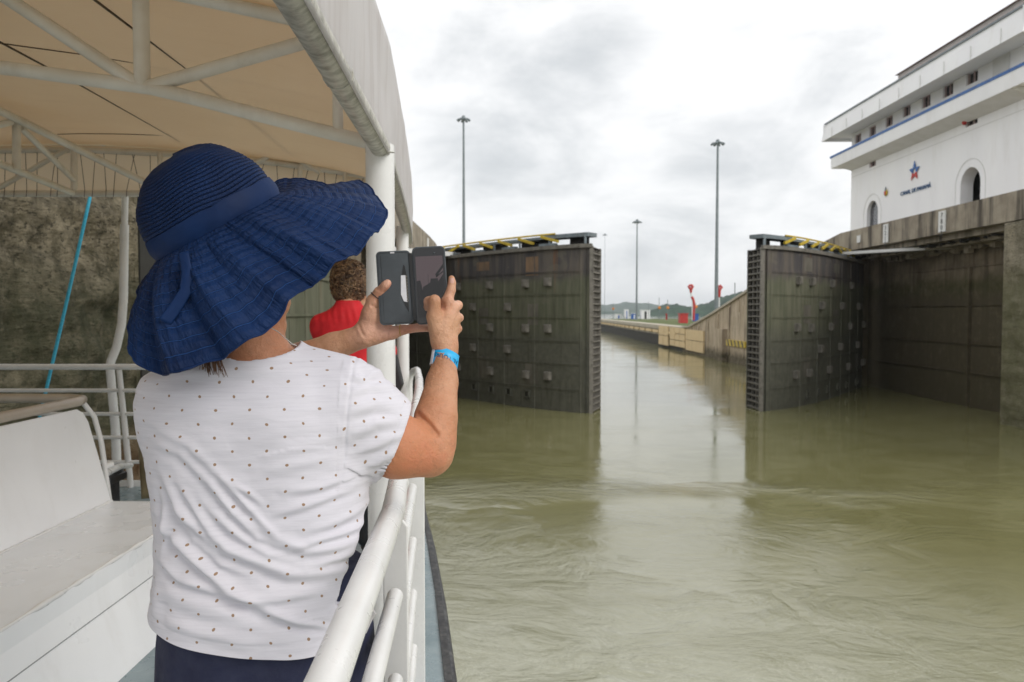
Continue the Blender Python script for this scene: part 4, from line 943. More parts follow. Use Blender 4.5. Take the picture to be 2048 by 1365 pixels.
# side railing (starboard) and front railing
DD = [.45,.645,.84,1.035,1.24]
def side_rail(side):
    f = (lambda x: x) if side == 1 else mirror
    t = empty_part('side_railing', (f(rx(1)),1,DZ))
    yy = [-2.5,-1,-.2,.4,.94,1.3,1.73,2.0,2.4,2.85,3.4,4.4,5.2,5.75]
    mb = MB(); mb.tube([(f(rx(y)),y,CZ-.45) for y in yy]+[(f(-.718),5.88,CZ-.445),(f(-.735),5.96,CZ-.446),(f(-.765),6.0,CZ-.456),(f(-.79),6.02,CZ-.49),(f(-.80),6.02,CZ-.54),(f(-.80),6.02,CZ-.75),(f(-.80),6.02,DZ)], .0262, 20)
    mb.tube([(f(rx(2.02)),2.018,CZ-.45),(f(rx(2.03)),2.03,CZ-.45)], .0275, 20); mb.build('top_rail', M['white_paint'], t)
    for i, d in enumerate(DD[1:]):
        mb = MB(); seg = [(-2.5,1.74,[-1,0,.6,1.2]),(1.83,2.82,[2.1,2.5]),(2.98,5.4,[3.4,4.4])]
        for a, b, mid in seg:
            pts = [(f(rx(y)+.003),y,CZ-d) for y in [a]+mid+[b]]; mb.tube(pts, .0172 if i else .0185, 16)
        mb.build('rail', M['white_paint'], t)
    for y, w_, th in ((1.79,.058,.012),(2.9,.088,.012),(-.6,.058,.012),(4.3,.05,.012)):
        x = rx(y)+.002; z1 = CZ-.45-.02
        pts = [(f(x-w_/2),y,DZ),(f(x+w_/2),y,DZ),(f(x+w_/2),y,z1-.03),(f(x+w_*.1),y,z1),(f(x-w_/2),y,z1-.03)]
        m_ = MB(); m_.prism(pts if side == 1 else pts[::-1], (0,th,0)); m_.build('stanchion', M['white_paint'], t, bevel=.003)
    m_ = MB(); m_.bx(f(rx(3.0)-.045),f(rx(3.0)+.040),2.965,2.977,DZ,CZ-.48); m_.build('stanchion', M['white_paint'], t, bevel=.003)
    return t
side_rail(1); side_rail(-1)
t = empty_part('front_railing', (XC,6.38,DZ)); RY = 6.38
xa, xb = rx(RY)-.05, mirror(rx(RY))+.05
for i, d in enumerate(DD):
    mb = MB(); mb.tube([(xa,RY,CZ-d),(xb,RY,CZ-d)], .024 if i == 0 else .0155, 14); mb.build('rail', M['white_paint'], t)
mb = MB(); mb.tube([P(262,978,RY),P(250,860,RY),P(238,740,RY)], [.024,.024,.022], 12); mb.build('stanchion', M['white_paint'], t)
for x in (-1.3,-2.2,-4.4,-5.6,-6.4): mb = MB(); mb.tube([(x,RY,DZ),(x,RY,CZ-.45)], .02, 12); mb.build('stanchion', M['white_paint'], t)
mb = MB(); mb.bx(xb,xa,RY+.02,RY+.035,DZ,DZ+.05); mb.build('toe_board', M['white_paint'], t)
mb = MB(); mb.tube([P(235,975,6.52),P(231,860,6.52),P(220,735,6.52),P(221,725,6.52),P(233,695,6.52),P(243,650,6.52),P(247,600,6.52),P(249,450,6.52)], [.036,.036,.034,.034,.034,.034,.034,.034], 18)
mb.tube([P(249,452,6.52),P(251,360,6.52)], .026, 16); mb.tube([P(235,962,6.52),P(235,966,6.52)], .039, 16); mb.build('bent_post', M['white_paint'], BT)
mb = MB(); mb.tube([P(237,948,6.48),P(236.5,938,6.48)], .04, 16); mb.build('post_collar', M['rubber'], BT)
# blue rope beyond the bow
mb = MB()
a, b = P(190,350,6.9), P(76,850,6.9); pts = [a.lerp(b, k/40)+Vector((0,0,-.02*math.sin(math.pi*k/40))) for k in range(41)]
pts = [Vector((pts[0].x+.6, 7.6, 10.5))]+pts+[Vector((b.x-.1,7.0,2.6))]
mb.tube(pts, .0145, 8); ob = mb.build('rope', M['rope_blue']); tag(ob, 'bright blue rope stretched slanting past the front railing', 'rope')

# bench
BN = empty('bench', (-1.95,2.5,DZ), 'white moulded bench with a sloping backrest at the lower left', 'bench')
S = CZ-1.03; yb = 4.2; yn = -.6; xs_, xf_ = -2.19, -1.655
mb = MB(); mb.bx(xs_,xf_,yn,yb,S-.03,S); mb.build('seat', M['seat_paint'], BN, bevel=.006)
mb = MB(); mb.prism([(xf_+.11,yn,DZ),(xf_+.004,yn,S-.11),(xf_+.004,yn,S-.004),(xf_-.012,yn,S-.004),(xf_+.08,yn,DZ)][::-1], (0,yb-yn,0)); mb.bx(xs_,xf_-.03,yb-.02,yb,DZ,S-.032); mb.build('front_panel', M['bench_paint'], BN, bevel=.003)
mb = MB(); mb.bar((xf_+.0225,yn,S-.165),(xf_+.0225,yb,S-.165),.006,.0035); mb.build('panel_seam', M['seam_grey'], BN)
mb = MB()
pts = [(xf_-.004+.002*random.random(), yn+i*(yb-yn)/120, S-.002) for i in range(121)]; mb.tube(pts, [.0065+.006*random.random()**2 for _ in pts], 8)
pts = [(xs_+.006, yn+i*(yb-yn)/120, S) for i in range(121)]; mb.tube(pts, [.005+.006*random.random()**2 for _ in pts], 8); mb.build('weld_bead', M['white_paint'], BN)
bt = CZ-.515; xt = -2.315
def backpt(v): return xs_+(xt-xs_)*v, S+(bt-S)*v
o2 = []
for z_, y_ in ((0,yb),(.5,yb-.005),(.85,yb-.015),(.95,yb-.04),(1,yb-.09)): x, z = backpt(z_); o2.append((x,y_,z))
o2 += [(backpt(1)[0],yn,backpt(1)[1]),(backpt(0)[0],yn,backpt(0)[1])]
mb = MB(); mb.prism(o2, (-.03,0,-.006)); mb.build('backrest', M['bench_paint'], BN, bevel=.006)
mb = MB(); X2 = -3.1
mb.tube([(xt-.02,yn,bt+.035),(xt-.02,3.8,bt+.035),(xt-.02,4.15,bt+.035),(xt-.05,4.25,bt+.035),(xt-.14,4.3,bt+.035),(X2,4.32,bt+.035),(X2-1.0,4.32,bt+.03)], .026, 16); mb.build('top_tube', M['tan_tube'], BN)
mb = MB(); mb.tube([(xt-.015,4.2,bt+.02),(xt+.02,4.24,bt-.06),(xt+.05,4.25,bt-.2),(xt+.1,4.25,S-.1)], .014, 12); mb.tube([(xt+.06,4.25,bt-.34),(xt+.09,4.29,bt-.33)], .018, 12); mb.build('bracket', M['white_paint'], BN)
mb = MB(); mb.tube([P(190,962,4.4),P(215,945,4.9),P(240,933,5.5),P(262,931,6.3)], [.026,.024,.022,.02], 12); ob = mb.build('brace', M['white_paint'], BN)
# second bench back behind (port side), plain
# winch and rope coil in the bow corner, folded tarp
t = empty('winch', P(215,985,5.3), 'black deck fitting between the end of the bench and the front railing', 'winch')
c = P(218,1000,5.4); mb = MB(); mb.bx(c.x-.14,c.x+.03,5.3,5.5,DZ,CZ-1.12); mb.bx(c.x-.14,c.x+.075,5.28,5.52,CZ-1.19,CZ-1.135); mb.build('body', M['black'], t, bevel=.01)
t = empty('hose', P(250,1010,5.0), 'black hose coiled flat on the blue grey deck behind the bench', 'hose')
cc = PZ(250,1030,DZ+.05)
mb = MB()
for k in range(2): mb.tube([(cc.x-.05+.17*math.cos(a*.26)+k*.22,cc.y+.1*math.sin(a*.26)-.05,DZ+.05+.02*math.sin(a*.8)+k*.01) for a in range(24)], .03, 10, closed=True)
mb.build('coil', M['black'], t)
def tfn(u, v): 
    x0 = P(281,900,5.6).x; x = x0+.33*u
    z = CZ-1.36+.50*v; return (x-.02*math.sin(v*3)*(1-u), 5.6+.02*math.sin(u*11+v*4), z)
mb = MB(); mb.grid(tfn, 14, 10); ob = mb.build('tarp', M['tarp']); so_ = ob.modifiers.new('t', 'SOLIDIFY'); so_.thickness = .03
tag(ob, 'hanging beige tarp just left of the woman in white', 'tarp')
# =============== people: bodies grown as one smooth surface from blended bones
class Field:
    def __init__(s, xs, ys, zs):
        s.xs, s.ys, s.zs = [np.asarray(a, dtype=np.float32) for a in (xs, ys, zs)]
        s.D = np.full((len(s.xs), len(s.ys), len(s.zs)), .3, dtype=np.float32)
    def block(s, lo, hi):
        r = []
        for a, l, h in zip((s.xs, s.ys, s.zs), lo, hi):
            i0 = max(0, np.searchsorted(a, l)-1); i1 = min(len(a), np.searchsorted(a, h)+1); r.append(slice(i0, max(i1, i0)))
        X = s.xs[r[0]][:,None,None]; Y = s.ys[r[1]][None,:,None]; Z = s.zs[r[2]][None,None,:]
        return tuple(r), X, Y, Z
    def union(s, r, d, k):
        A = s.D[r]
        if k > 0:
            h = np.clip(.5+.5*(A-d)/k, 0, 1); s.D[r] = A*(1-h)+d*h-k*h*(1-h)
        else: s.D[r] = np.minimum(A, d)
    def cap(s, a, b, ra, rb, k=.01, sub=False, flat=None):
        a = np.array(a, dtype=float); b = np.array(b, dtype=float); m = max(ra, rb)+k+.025
        r, X, Y, Z = s.block(np.minimum(a, b)-m, np.maximum(a, b)+m)
        if 0 in s.D[r].shape: return s
        ab = b-a; L2 = max(float(ab@ab), 1e-9)
        t = np.clip(((X-a[0])*ab[0]+(Y-a[1])*ab[1]+(Z-a[2])*ab[2])/L2, 0, 1)
        d = np.sqrt((X-a[0]-t*ab[0])**2+(Y-a[1]-t*ab[1])**2+(Z-a[2]-t*ab[2])**2)-(ra+(rb-ra)*t)
        if sub: s.D[r] = np.maximum(s.D[r], -d)
        else: s.union(r, d, k)
        return s
    def ell(s, c, rad, k=.01, rot=None, sub=False):
        c = np.array(c, dtype=float); m = max(rad)+k+.02
        r, X, Y, Z = s.block(c-m, c+m)
        if 0 in s.D[r].shape: return s
        q = [X-c[0], Y-c[1], Z-c[2]]
        if rot is not None:
            Mx = np.array(rot.transposed()); q = [Mx[i][0]*q[0]+Mx[i][1]*q[1]+Mx[i][2]*q[2] for i in range(3)]
        n = np.sqrt((q[0]/rad[0])**2+(q[1]/rad[1])**2+(q[2]/rad[2])**2)
        n2 = np.sqrt((q[0]/rad[0]**2)**2+(q[1]/rad[1]**2)**2+(q[2]/rad[2]**2)**2)
        d = n*(n-1)/np.maximum(n2, 1e-6)
        if sub: s.D[r] = np.maximum(s.D[r], -d)
        else: s.union(r, d, k)
        return s
    def loft(s, rows, k=.01, pw=2.3):
        # rows: z, cx, cy, a, b (super-ellipse sections), rising z
        rows = np.array(sorted(rows)); z0, z1 = rows[0][0], rows[-1][0]
        lo = (min(rows[:,1]-rows[:,3])-.04, min(rows[:,2]-rows[:,4])-.04, z0-.03); hi = (max(rows[:,1]+rows[:,3])+.04, max(rows[:,2]+rows[:,4])+.04, z1+.03)
        r, X, Y, Z = s.block(lo, hi)
        zz = np.clip(Z, z0, z1); I = lambda i: np.interp(zz.ravel(), rows[:,0], rows[:,i]).reshape(zz.shape)
        cx, cy, a, b = I(1), I(2), I(3), I(4)
        n = (np.abs((X-cx)/a)**pw+np.abs((Y-cy)/b)**pw)**(1/pw)
        d = (n-1)*np.minimum(a, b)
        d = np.maximum(d, np.maximum(z0-Z, Z-z1))
        s.union(r, d, k); return s
    def plane(s, p, n, lo, hi):      # cut away everything on the +n side inside the box lo..hi
        r, X, Y, Z = s.block(lo, hi); d = (X-p[0])*n[0]+(Y-p[1])*n[1]+(Z-p[2])*n[2]
        s.D[r] = np.maximum(s.D[r], d); return s
    def mesh(s, smooth=2):
        D = s.D; ins = D < 0; nx, ny, nz = D.shape
        c = np.zeros((nx-1, ny-1, nz-1), dtype=np.int8)
        for i in (0,1):
            for j in (0,1):
                for k in (0,1): c += ins[i:nx-1+i, j:ny-1+j, k:nz-1+k]
        act = (c > 0) & (c < 8); idx = np.full(act.shape, -1, dtype=np.int64); I, J, K = np.nonzero(act); idx[I,J,K] = np.arange(len(I))
        acc = np.zeros((len(I),3)); cnt = np.zeros(len(I)); off = [(i,j,k) for i in (0,1) for j in (0,1) for k in (0,1)]
        for a in off:
            for ax in range(3):
                if a[ax]: continue
                b = list(a); b[ax] = 1
                da = D[I+a[0],J+a[1],K+a[2]]; db = D[I+b[0],J+b[1],K+b[2]]; m = (da < 0) != (db < 0)
                t = np.where(m, da/np.where(m, da-db, 1), 0)
                pa = np.stack([s.xs[I+a[0]], s.ys[J+a[1]], s.zs[K+a[2]]], 1); pb = np.stack([s.xs[I+b[0]], s.ys[J+b[1]], s.zs[K+b[2]]], 1)
                acc += np.where(m[:,None], pa+(pb-pa)*t[:,None], 0); cnt += m
        V = acc/cnt[:,None]; Q = []
        for ax in range(3):
            o1, o2 = [(1,2),(2,0),(0,1)][ax]
            sa = [slice(None)]*3; sb = [slice(None)]*3; sa[ax] = slice(0,-1); sb[ax] = slice(1,None)
            A = ins[tuple(sa)]; B = ins[tuple(sb)]; ch = A != B
            P_ = np.array(np.nonzero(ch)).T
            ok = (P_[:,o1] > 0) & (P_[:,o2] > 0) & (P_[:,o1] < D.shape[o1]-1) & (P_[:,o2] < D.shape[o2]-1); P_ = P_[ok]
            fl = A[P_[:,0],P_[:,1],P_[:,2]]
            def cell(d1, d2):
                q = P_.copy(); q[:,o1] -= d1; q[:,o2] -= d2; return idx[q[:,0],q[:,1],q[:,2]]
            q = np.stack([cell(1,1), cell(0,1), cell(0,0), cell(1,0)], 1)
            q = np.where(fl[:,None], q, q[:,::-1]); Q.append(q)
        Q = np.concatenate(Q)
        E = np.concatenate([Q[:,[0,1]],Q[:,[1,2]],Q[:,[2,3]],Q[:,[3,0]]])
        for _ in range(smooth):
            S_ = np.zeros_like(V); n_ = np.zeros(len(V))
            for ax in range(3):
                S_[:,ax] = np.bincount(E[:,0], V[E[:,1],ax], len(V))+np.bincount(E[:,1], V[E[:,0],ax], len(V))
            n_ = np.bincount(E[:,0], minlength=len(V))+np.bincount(E[:,1], minlength=len(V))
            V = V*.5+.5*S_/np.maximum(n_, 1)[:,None]
        return V, Q
def axis(segs):
    out = [segs[0][0]]
    for a, b, h in segs:
        n = max(1, int(round((b-a)/h))); out += list(np.linspace(a, b, n+1)[1:])
    return out
def px2(px, py, Y): return tuple(P(px, py, Y))
def vnoise(P_, f, seed=0.):
    # cheap smooth noise: sums of sines in rotated directions
    rs = np.random.RandomState(int(seed*10)+1); o = np.zeros(len(P_))
    for i in range(7):
        d = rs.normal(size=3); d /= np.linalg.norm(d); o += np.sin(P_ @ d*f*(1+.45*i)+rs.rand()*6.28)/(1+.45*i)
    return o/2.6

# ---------------- the woman taking the picture
HC = Vector(P(475, 533, 1.52))
WO = empty('person', tuple(Vector((P(510,1300,1.55).x, 1.55, DZ))), 'woman in a wide blue sun hat and dotted white T-shirt raising a phone', 'person')
f = Field(axis([(-.78,-.40,.005),(-.40,-.08,.0022)]), axis([(1.28,1.60,.005),(1.60,1.90,.0024)]), axis([(DZ,5.5,.0065),(5.5,5.72,.004),(5.72,6.02,.0022),(6.02,6.22,.006)]))
B = f.cap
tor = [(5.05,-.500,1.55,.17,.12),(5.2,-.505,1.54,.165,.115),(5.4,-.505,1.53,.165,.11),(5.6,-.505,1.53,.17,.11),(5.72,-.50,1.53,.15,.09),(5.78,-.50,1.53,.11,.07)]
f.loft(tor, .02)
B(px2(505,745,1.54), px2(497,600,1.53), .066, .060, .035)
B(px2(520,728,1.53), px2(615,752,1.53), .036, .044, .05); B(px2(500,728,1.53), px2(400,762,1.53), .036, .044, .05)
rotH = Matrix.Rotation(R(-28), 3, 'Z')
f.ell(HC, (.092,.080,.112), .02, rotH); f.ell(HC+Vector((.035,.02,-.06)), (.062,.055,.055), .02, rotH)
fd = Vector((.86,.50,-.10)).normalized(); sd_ = Vector((.5,-.86,0)).normalized(); upv = Vector((0,0,1))
hp = lambda a, b, c_: tuple(HC+fd*a+sd_*b+upv*c_)
B(hp(.088,0,.01), hp(.110,0,-.030), .009, .013, .008); B(hp(.104,-.010,-.034), hp(.104,.010,-.034), .008, .008, .006)   # nose
B(hp(.078,-.03,.022), hp(.078,.03,.022), .014, .014, .012)                                                # brow
B(hp(.092,-.018,-.062), hp(.092,.018,-.062), .0075, .0075, .006); B(hp(.088,-.016,-.074), hp(.088,.016,-.074), .008, .008, .006)  # lips
B(hp(.075,0,-.108), hp(.07,0,-.1), .018, .02, .015)                                                     # chin
for s_ in (-1, 1):
    f.ell(hp(.082, s_*.031, .0), (.013,.013,.010), 0, None, True)
    f.ell(hp(.066, s_*.042, -.03), (.02,.02,.02), .02)
    f.ell(hp(-.005, s_*.082, -.01), (.016,.008,.030), .006, Matrix.Rotation(math.atan2(fd.y, fd.x), 3, 'Z'))
# right arm
SR, ER, WR = px2(705,838,1.53), px2(858,905,1.60), px2(892,708,1.715)
B(px2(640,800,1.53), SR, .06, .062, .03); B(SR, px2(795,893,1.565), .062, .062, .03); B(px2(795,893,1.565), ER, .062, .052, .02)
B(px2(866,885,1.605), px2(872,835,1.63), .049, .0455, .005); B(px2(872,835,1.63), px2(884,765,1.69), .0455, .034, .004); B(px2(884,765,1.69), WR, .034, .0245, .01)
B(px2(888,716,1.715), px2(894,690,1.72), .025, .0255, .012)
# right hand, back of the hand towards us
W1 = px2(890,692,1.72)
for mcp, r0, r1 in ((px2(894,604,1.738),.021,.0135),(px2(905,617,1.742),.020,.0125),(px2(910,637,1.75),.019,.0120),(px2(909,658,1.757),.018,.0110)): B(W1, mcp, r0, r1, .011)
B(px2(884,655,1.725), px2(893,640,1.73), .022, .022, .012)
B(px2(894,604,1.738), px2(902,581,1.742), .0130, .0105, .005); B(px2(902,581,1.742), px2(904,566,1.744), .0105, .0088, .003); B(px2(904,566,1.744), px2(903,558,1.748), .0088, .0078, .003)
B(px2(906,617,1.742), px2(916,611,1.765), .0125, .0110, .008); B(px2(916,611,1.765), px2(903,608,1.790), .0105, .0085, .003)
B(px2(911,637,1.75), px2(918,636,1.772), .0122, .0108, .008); B(px2(918,636,1.772), px2(904,634,1.797), .0100, .0082, .003)
B(px2(910,658,1.757), px2(916,658,1.775), .0112, .0098, .008); B(px2(916,658,1.775), px2(903,655,1.797), .0090, .0075, .003)
B(px2(880,680,1.715), px2(869,634,1.708), .022, .0175, .012); B(px2(869,634,1.708), px2(869,602,1.700), .0165, .0130, .006); B(px2(869,602,1.700), px2(858,604,1.714), .0128, .0120, .004); B(px2(858,604,1.714), px2(856,615,1.732), .0118, .0098, .003)
# knuckles and tendons
for q_ in ((897,603,1.728),(909,616,1.734),(914,636,1.742),(913,658,1.75)): f.ell(px2(*q_), (.0105,.0105,.0105), .008)
for q_, s2 in (((897,608,1.722),(889,668,1.7)),((908,622,1.728),(893,670,1.702)),((911,642,1.738),(897,672,1.706))): B(px2(*q_), px2(*s2), .0062, .004, .006)
# left arm
SL, EL, WL = px2(352,838,1.53), px2(470,790,1.78), px2(728,672,1.775)
B(px2(400,800,1.53), SL, .06, .058, .03); B(SL, EL, .055, .046, .03); B(EL, px2(600,722,1.79), .044, .040, .015); B(px2(600,722,1.79), px2(668,694,1.785), .040, .032, .012); B(px2(668,694,1.785), WL, .032, .0260, .01)
# left hand, palm towards us, thumb over the case
B(WL, px2(752,664,1.785), .0255, .0245, .012); B(px2(735,655,1.775), px2(742,628,1.772), .024, .0215, .012); B(px2(750,655,1.79), px2(765,630,1.80), .022, .018, .012)
B(px2(741,630,1.768), px2(746,603,1.765), .0190, .0155, .009); B(px2(746,603,1.765), px2(758,585,1.757), .0145, .0120, .005); B(px2(758,585,1.757), px2(771,571,1.748), .0120, .0100, .004); B(px2(771,571,1.748), px2(775,567,1.748), .0098, .0090, .003)
B(px2(750,672,1.785), px2(785,666,1.79), .0195, .0150, .010); B(px2(785,666,1.79), px2(806,660,1.79), .0148, .0115, .006); B(px2(806,660,1.79), px2(836,656,1.788), .0112, .0098, .004); B(px2(836,656,1.788), px2(861,657,1.786), .0098, .0085, .003)
for yy, ln in ((634,842),(612,838),(590,826)):
    B(px2(765,yy+14,1.802), px2(798,yy+2,1.818), .0130, .0105, .006); B(px2(798,yy+2,1.818), px2(822,yy-2,1.822), .0102, .0092, .004); B(px2(822,yy-2,1.822), px2(ln,yy-3,1.815), .0092, .0080, .003)
# legs and feet
for s_ in (-1, 1):
    cx = -.50+s_*.088; B((cx,1.56,5.08), (cx+.005*s_,1.57,4.90), .085, .062, .02)
for s_ in (-1, 1):
    cx = -.50+s_*.088; B((cx,1.55,5.05), (cx,1.56,4.62), .085, .05, .02); B((cx,1.56,4.62), (cx,1.57,4.52), .05, .032, .01)
V, Q = f.mesh(2)
nrm_y = vnoise(V, 60, 2)*.0006
V[:,1] += nrm_y
for pl_, wd_, am_ in (([(836,832,1.58),(858,850,1.575),(874,868,1.575),(888,892,1.59)],.0048,.0055),([(868,700,1.70),(885,703,1.69),(905,700,1.70)],.002,.0012),([(716,650,1.75),(728,672,1.75),(746,690,1.77)],.003,.0016),([(744,612,1.75),(757,618,1.75)],.003,.002)):
    pp = np.array([px2(*q) for q in pl_]); bd_ = np.full(len(V), 9.)
    for a_, b_ in zip(pp[:-1], pp[1:]):
        ab = b_-a_; t_ = np.clip(((V-a_)@ab)/(ab@ab), 0, 1); dd_ = V-a_-t_[:,None]*ab; bd_ = np.minimum(bd_, np.hypot(dd_[:,0], dd_[:,2])+(np.abs(dd_[:,1]) > .045))
    V[:,1] += am_*np.exp(-(bd_/wd_)**2)-am_*.35*np.exp(-((bd_-wd_*2.2)/wd_)**2)
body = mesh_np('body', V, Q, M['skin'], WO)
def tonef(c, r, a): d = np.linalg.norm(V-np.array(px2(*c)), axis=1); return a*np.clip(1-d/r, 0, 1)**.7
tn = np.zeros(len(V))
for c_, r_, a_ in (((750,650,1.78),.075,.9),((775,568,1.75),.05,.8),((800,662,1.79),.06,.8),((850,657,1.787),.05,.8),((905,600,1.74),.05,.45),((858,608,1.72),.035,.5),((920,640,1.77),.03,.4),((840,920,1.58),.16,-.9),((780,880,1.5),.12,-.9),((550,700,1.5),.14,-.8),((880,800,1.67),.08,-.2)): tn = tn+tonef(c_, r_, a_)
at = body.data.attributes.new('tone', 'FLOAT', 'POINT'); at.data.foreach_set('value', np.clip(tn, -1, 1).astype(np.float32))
print('body', len(V)); del f
for s_ in (-1, 1):
    mb = MB(); mb.lathe([(0,-.011),(.008,-.008),(.011,0),(.008,.008),(0,.011)], hp(.079, s_*.031, 0), 12); mb.build('eye', M['band_white'], WO)
# crease inside the right elbow, finger nails
def nail(c, u, v_, w_, h_, parent=WO):
    mb = MB(); c = Vector(c); u = Vector(u).normalized(); v_ = Vector(v_).normalized(); n = u.cross(v_)
    mb.grid(lambda a, b: c+u*(a-.5)*w_+v_*(b-.5)*h_-n*0+n*(-.0016*(2*a-1)**2), 6, 6); return mb.build('nail', M['nail'], parent)
M['nail'] = simple('nail', (.72,.45,.38), (.68,.40,.33), .25, 20)
nail(px2(903.5,562,1.7345), (1,0,0), (.05,0,1), .0095, .012)

# trousers and shoes
f = Field(axis([(-.76,-.24,.006)]), axis([(1.28,1.82,.006)]), axis([(4.50,5.45,.007)]))
zt_ = P(500,1240,1.4).z
f.loft([(4.98,-.497,1.56,.214,.150),(5.1,-.495,1.555,.220,.152),(5.25,-.495,1.55,.212,.140),(5.40,-.495,1.545,.195,.125)], .02, 2.5)
for s_ in (-1, 1):
    cx = -.503+s_*.105; f.cap((cx,1.56,5.08), (cx,1.57,4.8), .118, .102, .02); f.cap((cx,1.57,4.8), (cx,1.58,4.55), .102, .092, .01)
f.plane((0,0,4.56), (0,0,-1), (-1,1,4.4), (0,2,4.7))
V, Q = f.mesh(2); V[:,1] += vnoise(V*[1,1,.3], 40, 3)*.003; mesh_np('trousers', V, Q, M['pants'], WO)
mb = MB(); mb.tube([(-.290,1.44,5.2),(-.286,1.47,5.05),(-.288,1.49,4.8)], .0018, 6); mb.build('side_piping', M['case'], WO)
for s_ in (-1, 1):
    cx = -.503+s_*.1; f = Field(axis([(cx-.06,cx+.06,.006)]), axis([(1.48,1.82,.006)]), axis([(DZ-.01,DZ+.12,.006)])); f.cap((cx,1.55,DZ+.04), (cx,1.74,DZ+.032), .04, .034, .01); f.cap((cx,1.56,DZ+.06), (cx,1.57,DZ+.09), .038, .034, .02); f.plane((0,0,DZ+.004), (0,0,-1), (-1,1,4.3), (0,2,4.7)); V, Q = f.mesh(1); mesh_np('shoe', V, Q, M['shoe'], WO)

# T-shirt
def row(py, x0, x1, b, Y=1.53, dy=0):
    z = P(0,py,Y).z; a = P(x0,py,Y).x; c_ = P(x1,py,Y).x; return (z, (a+c_)/2, Y+dy, (c_-a)/2, b)
f = Field(axis([(-.80,-.20,.0032)]), axis([(1.30,1.74,.0036)]), axis([(5.17,5.93,.0032)]))
rows = [row(1345,304,748,.150), row(1300,306,746,.147), row(1250,308,741,.142), row(1180,314,731,.135), row(1120,319,729,.128), row(1060,317,732,.124), row(980,309,736,.124), row(920,300,737,.126), row(860,292,735,.128), row(810,288,722,.124), row(775,294,706,.114), row(752,308,686,.100), row(735,345,655,.100), row(718,395,625,.090), row(704,425,607,.084), row(690,450,590,.078)]
f.loft(rows, .012, 2.35)
f.cap(px2(600,728,1.53), px2(690,768,1.53), .040, .058, .035); f.cap(px2(420,742,1.53), px2(345,792,1.53), .040, .056, .035)
# sleeves
A0 = Vector(px2(690,822,1.53)); A1 = Vector(px2(800,893,1.575))
f.cap(tuple(A0), tuple(A1), .082, .081, .028); f.cap(px2(745,800,1.55), px2(770,825,1.555), .045, .045, .03)
L0 = Vector(px2(356,838,1.54)); L1 = Vector(px2(420,812,1.66)); f.cap(tuple(L0), tuple(L1), .068, .070, .03)
dS = Vector((.90,.20,-.40)).normalized(); cS = Vector(px2(786,895,1.565))
f.plane(tuple(cS), tuple(dS), (-.335,1.3,5.35), (-.1,1.9,5.9))
dL = (L1-L0).normalized(); cL = L0+dL*.12
f.plane(tuple(cL), tuple(dL), (-.9,1.60,5.3), (-.4,1.9,5.9))
f.cap(tuple(cS-dS*.05), tuple(cS+dS*.05), .066, .0735, 0, True)
f.cap(tuple(cL-dL*.05), tuple(cL+dL*.05), .058, .066, 0, True)
# neck opening and hem
nc0, nc1 = Vector(px2(503,690,1.53)), Vector(px2(515,640,1.50)); f.cap(tuple(nc0), tuple(nc1), .082, .094, 0, True)
hc = Vector(px2(520,1328,1.38)); hn = Vector((-.085,.30,-1)).normalized()
f.plane(tuple(hc+hn*.010), tuple(hn), (-.9,1.2,5.0), (-.1,1.9,5.35))
V, Q = f.mesh(2); V0 = V.copy()
# folds: pulled from where the cloth is drawn, as ridges and valleys running over the back and sleeve
def c4p(x, y): return (260+x/1.993, 680+y/1.993)
def folds(V, lines):
    # distances measured on the shirt itself (x, z) for its back half
    out = np.zeros(len(V)); side = V[:,1] < 1.57
    for pts, wd, am in lines:
        p = np.array([[P(*c4p(*q), 1.42).x, P(*c4p(*q), 1.42).z] for q in pts]); best = np.full(len(V), 9.); tt = np.zeros(len(V)); n = len(p)-1
        for i in range(n):
            a, b = p[i], p[i+1]; ab = b-a; t = np.clip(((V[:,0]-a[0])*ab[0]+(V[:,2]-a[1])*ab[1])/(ab@ab), 0, 1)
            dx = V[:,0]-a[0]-t*ab[0]; dz = V[:,2]-a[1]-t*ab[1]; d = np.hypot(dx, dz)*np.sign(dz+1e-9); m = np.abs(d) < np.abs(best); best = np.where(m, d, best); tt = np.where(m, (i+t)/n, tt)
        env = np.sin(np.pi*np.clip(tt, .03, .97))**.6; env = np.where((np.abs(best) < .04), env, 0)
        out += am*env*(np.exp(-(best/wd)**2)-.8*np.exp(-((best+wd*1.7)/wd)**2))*side
    return out
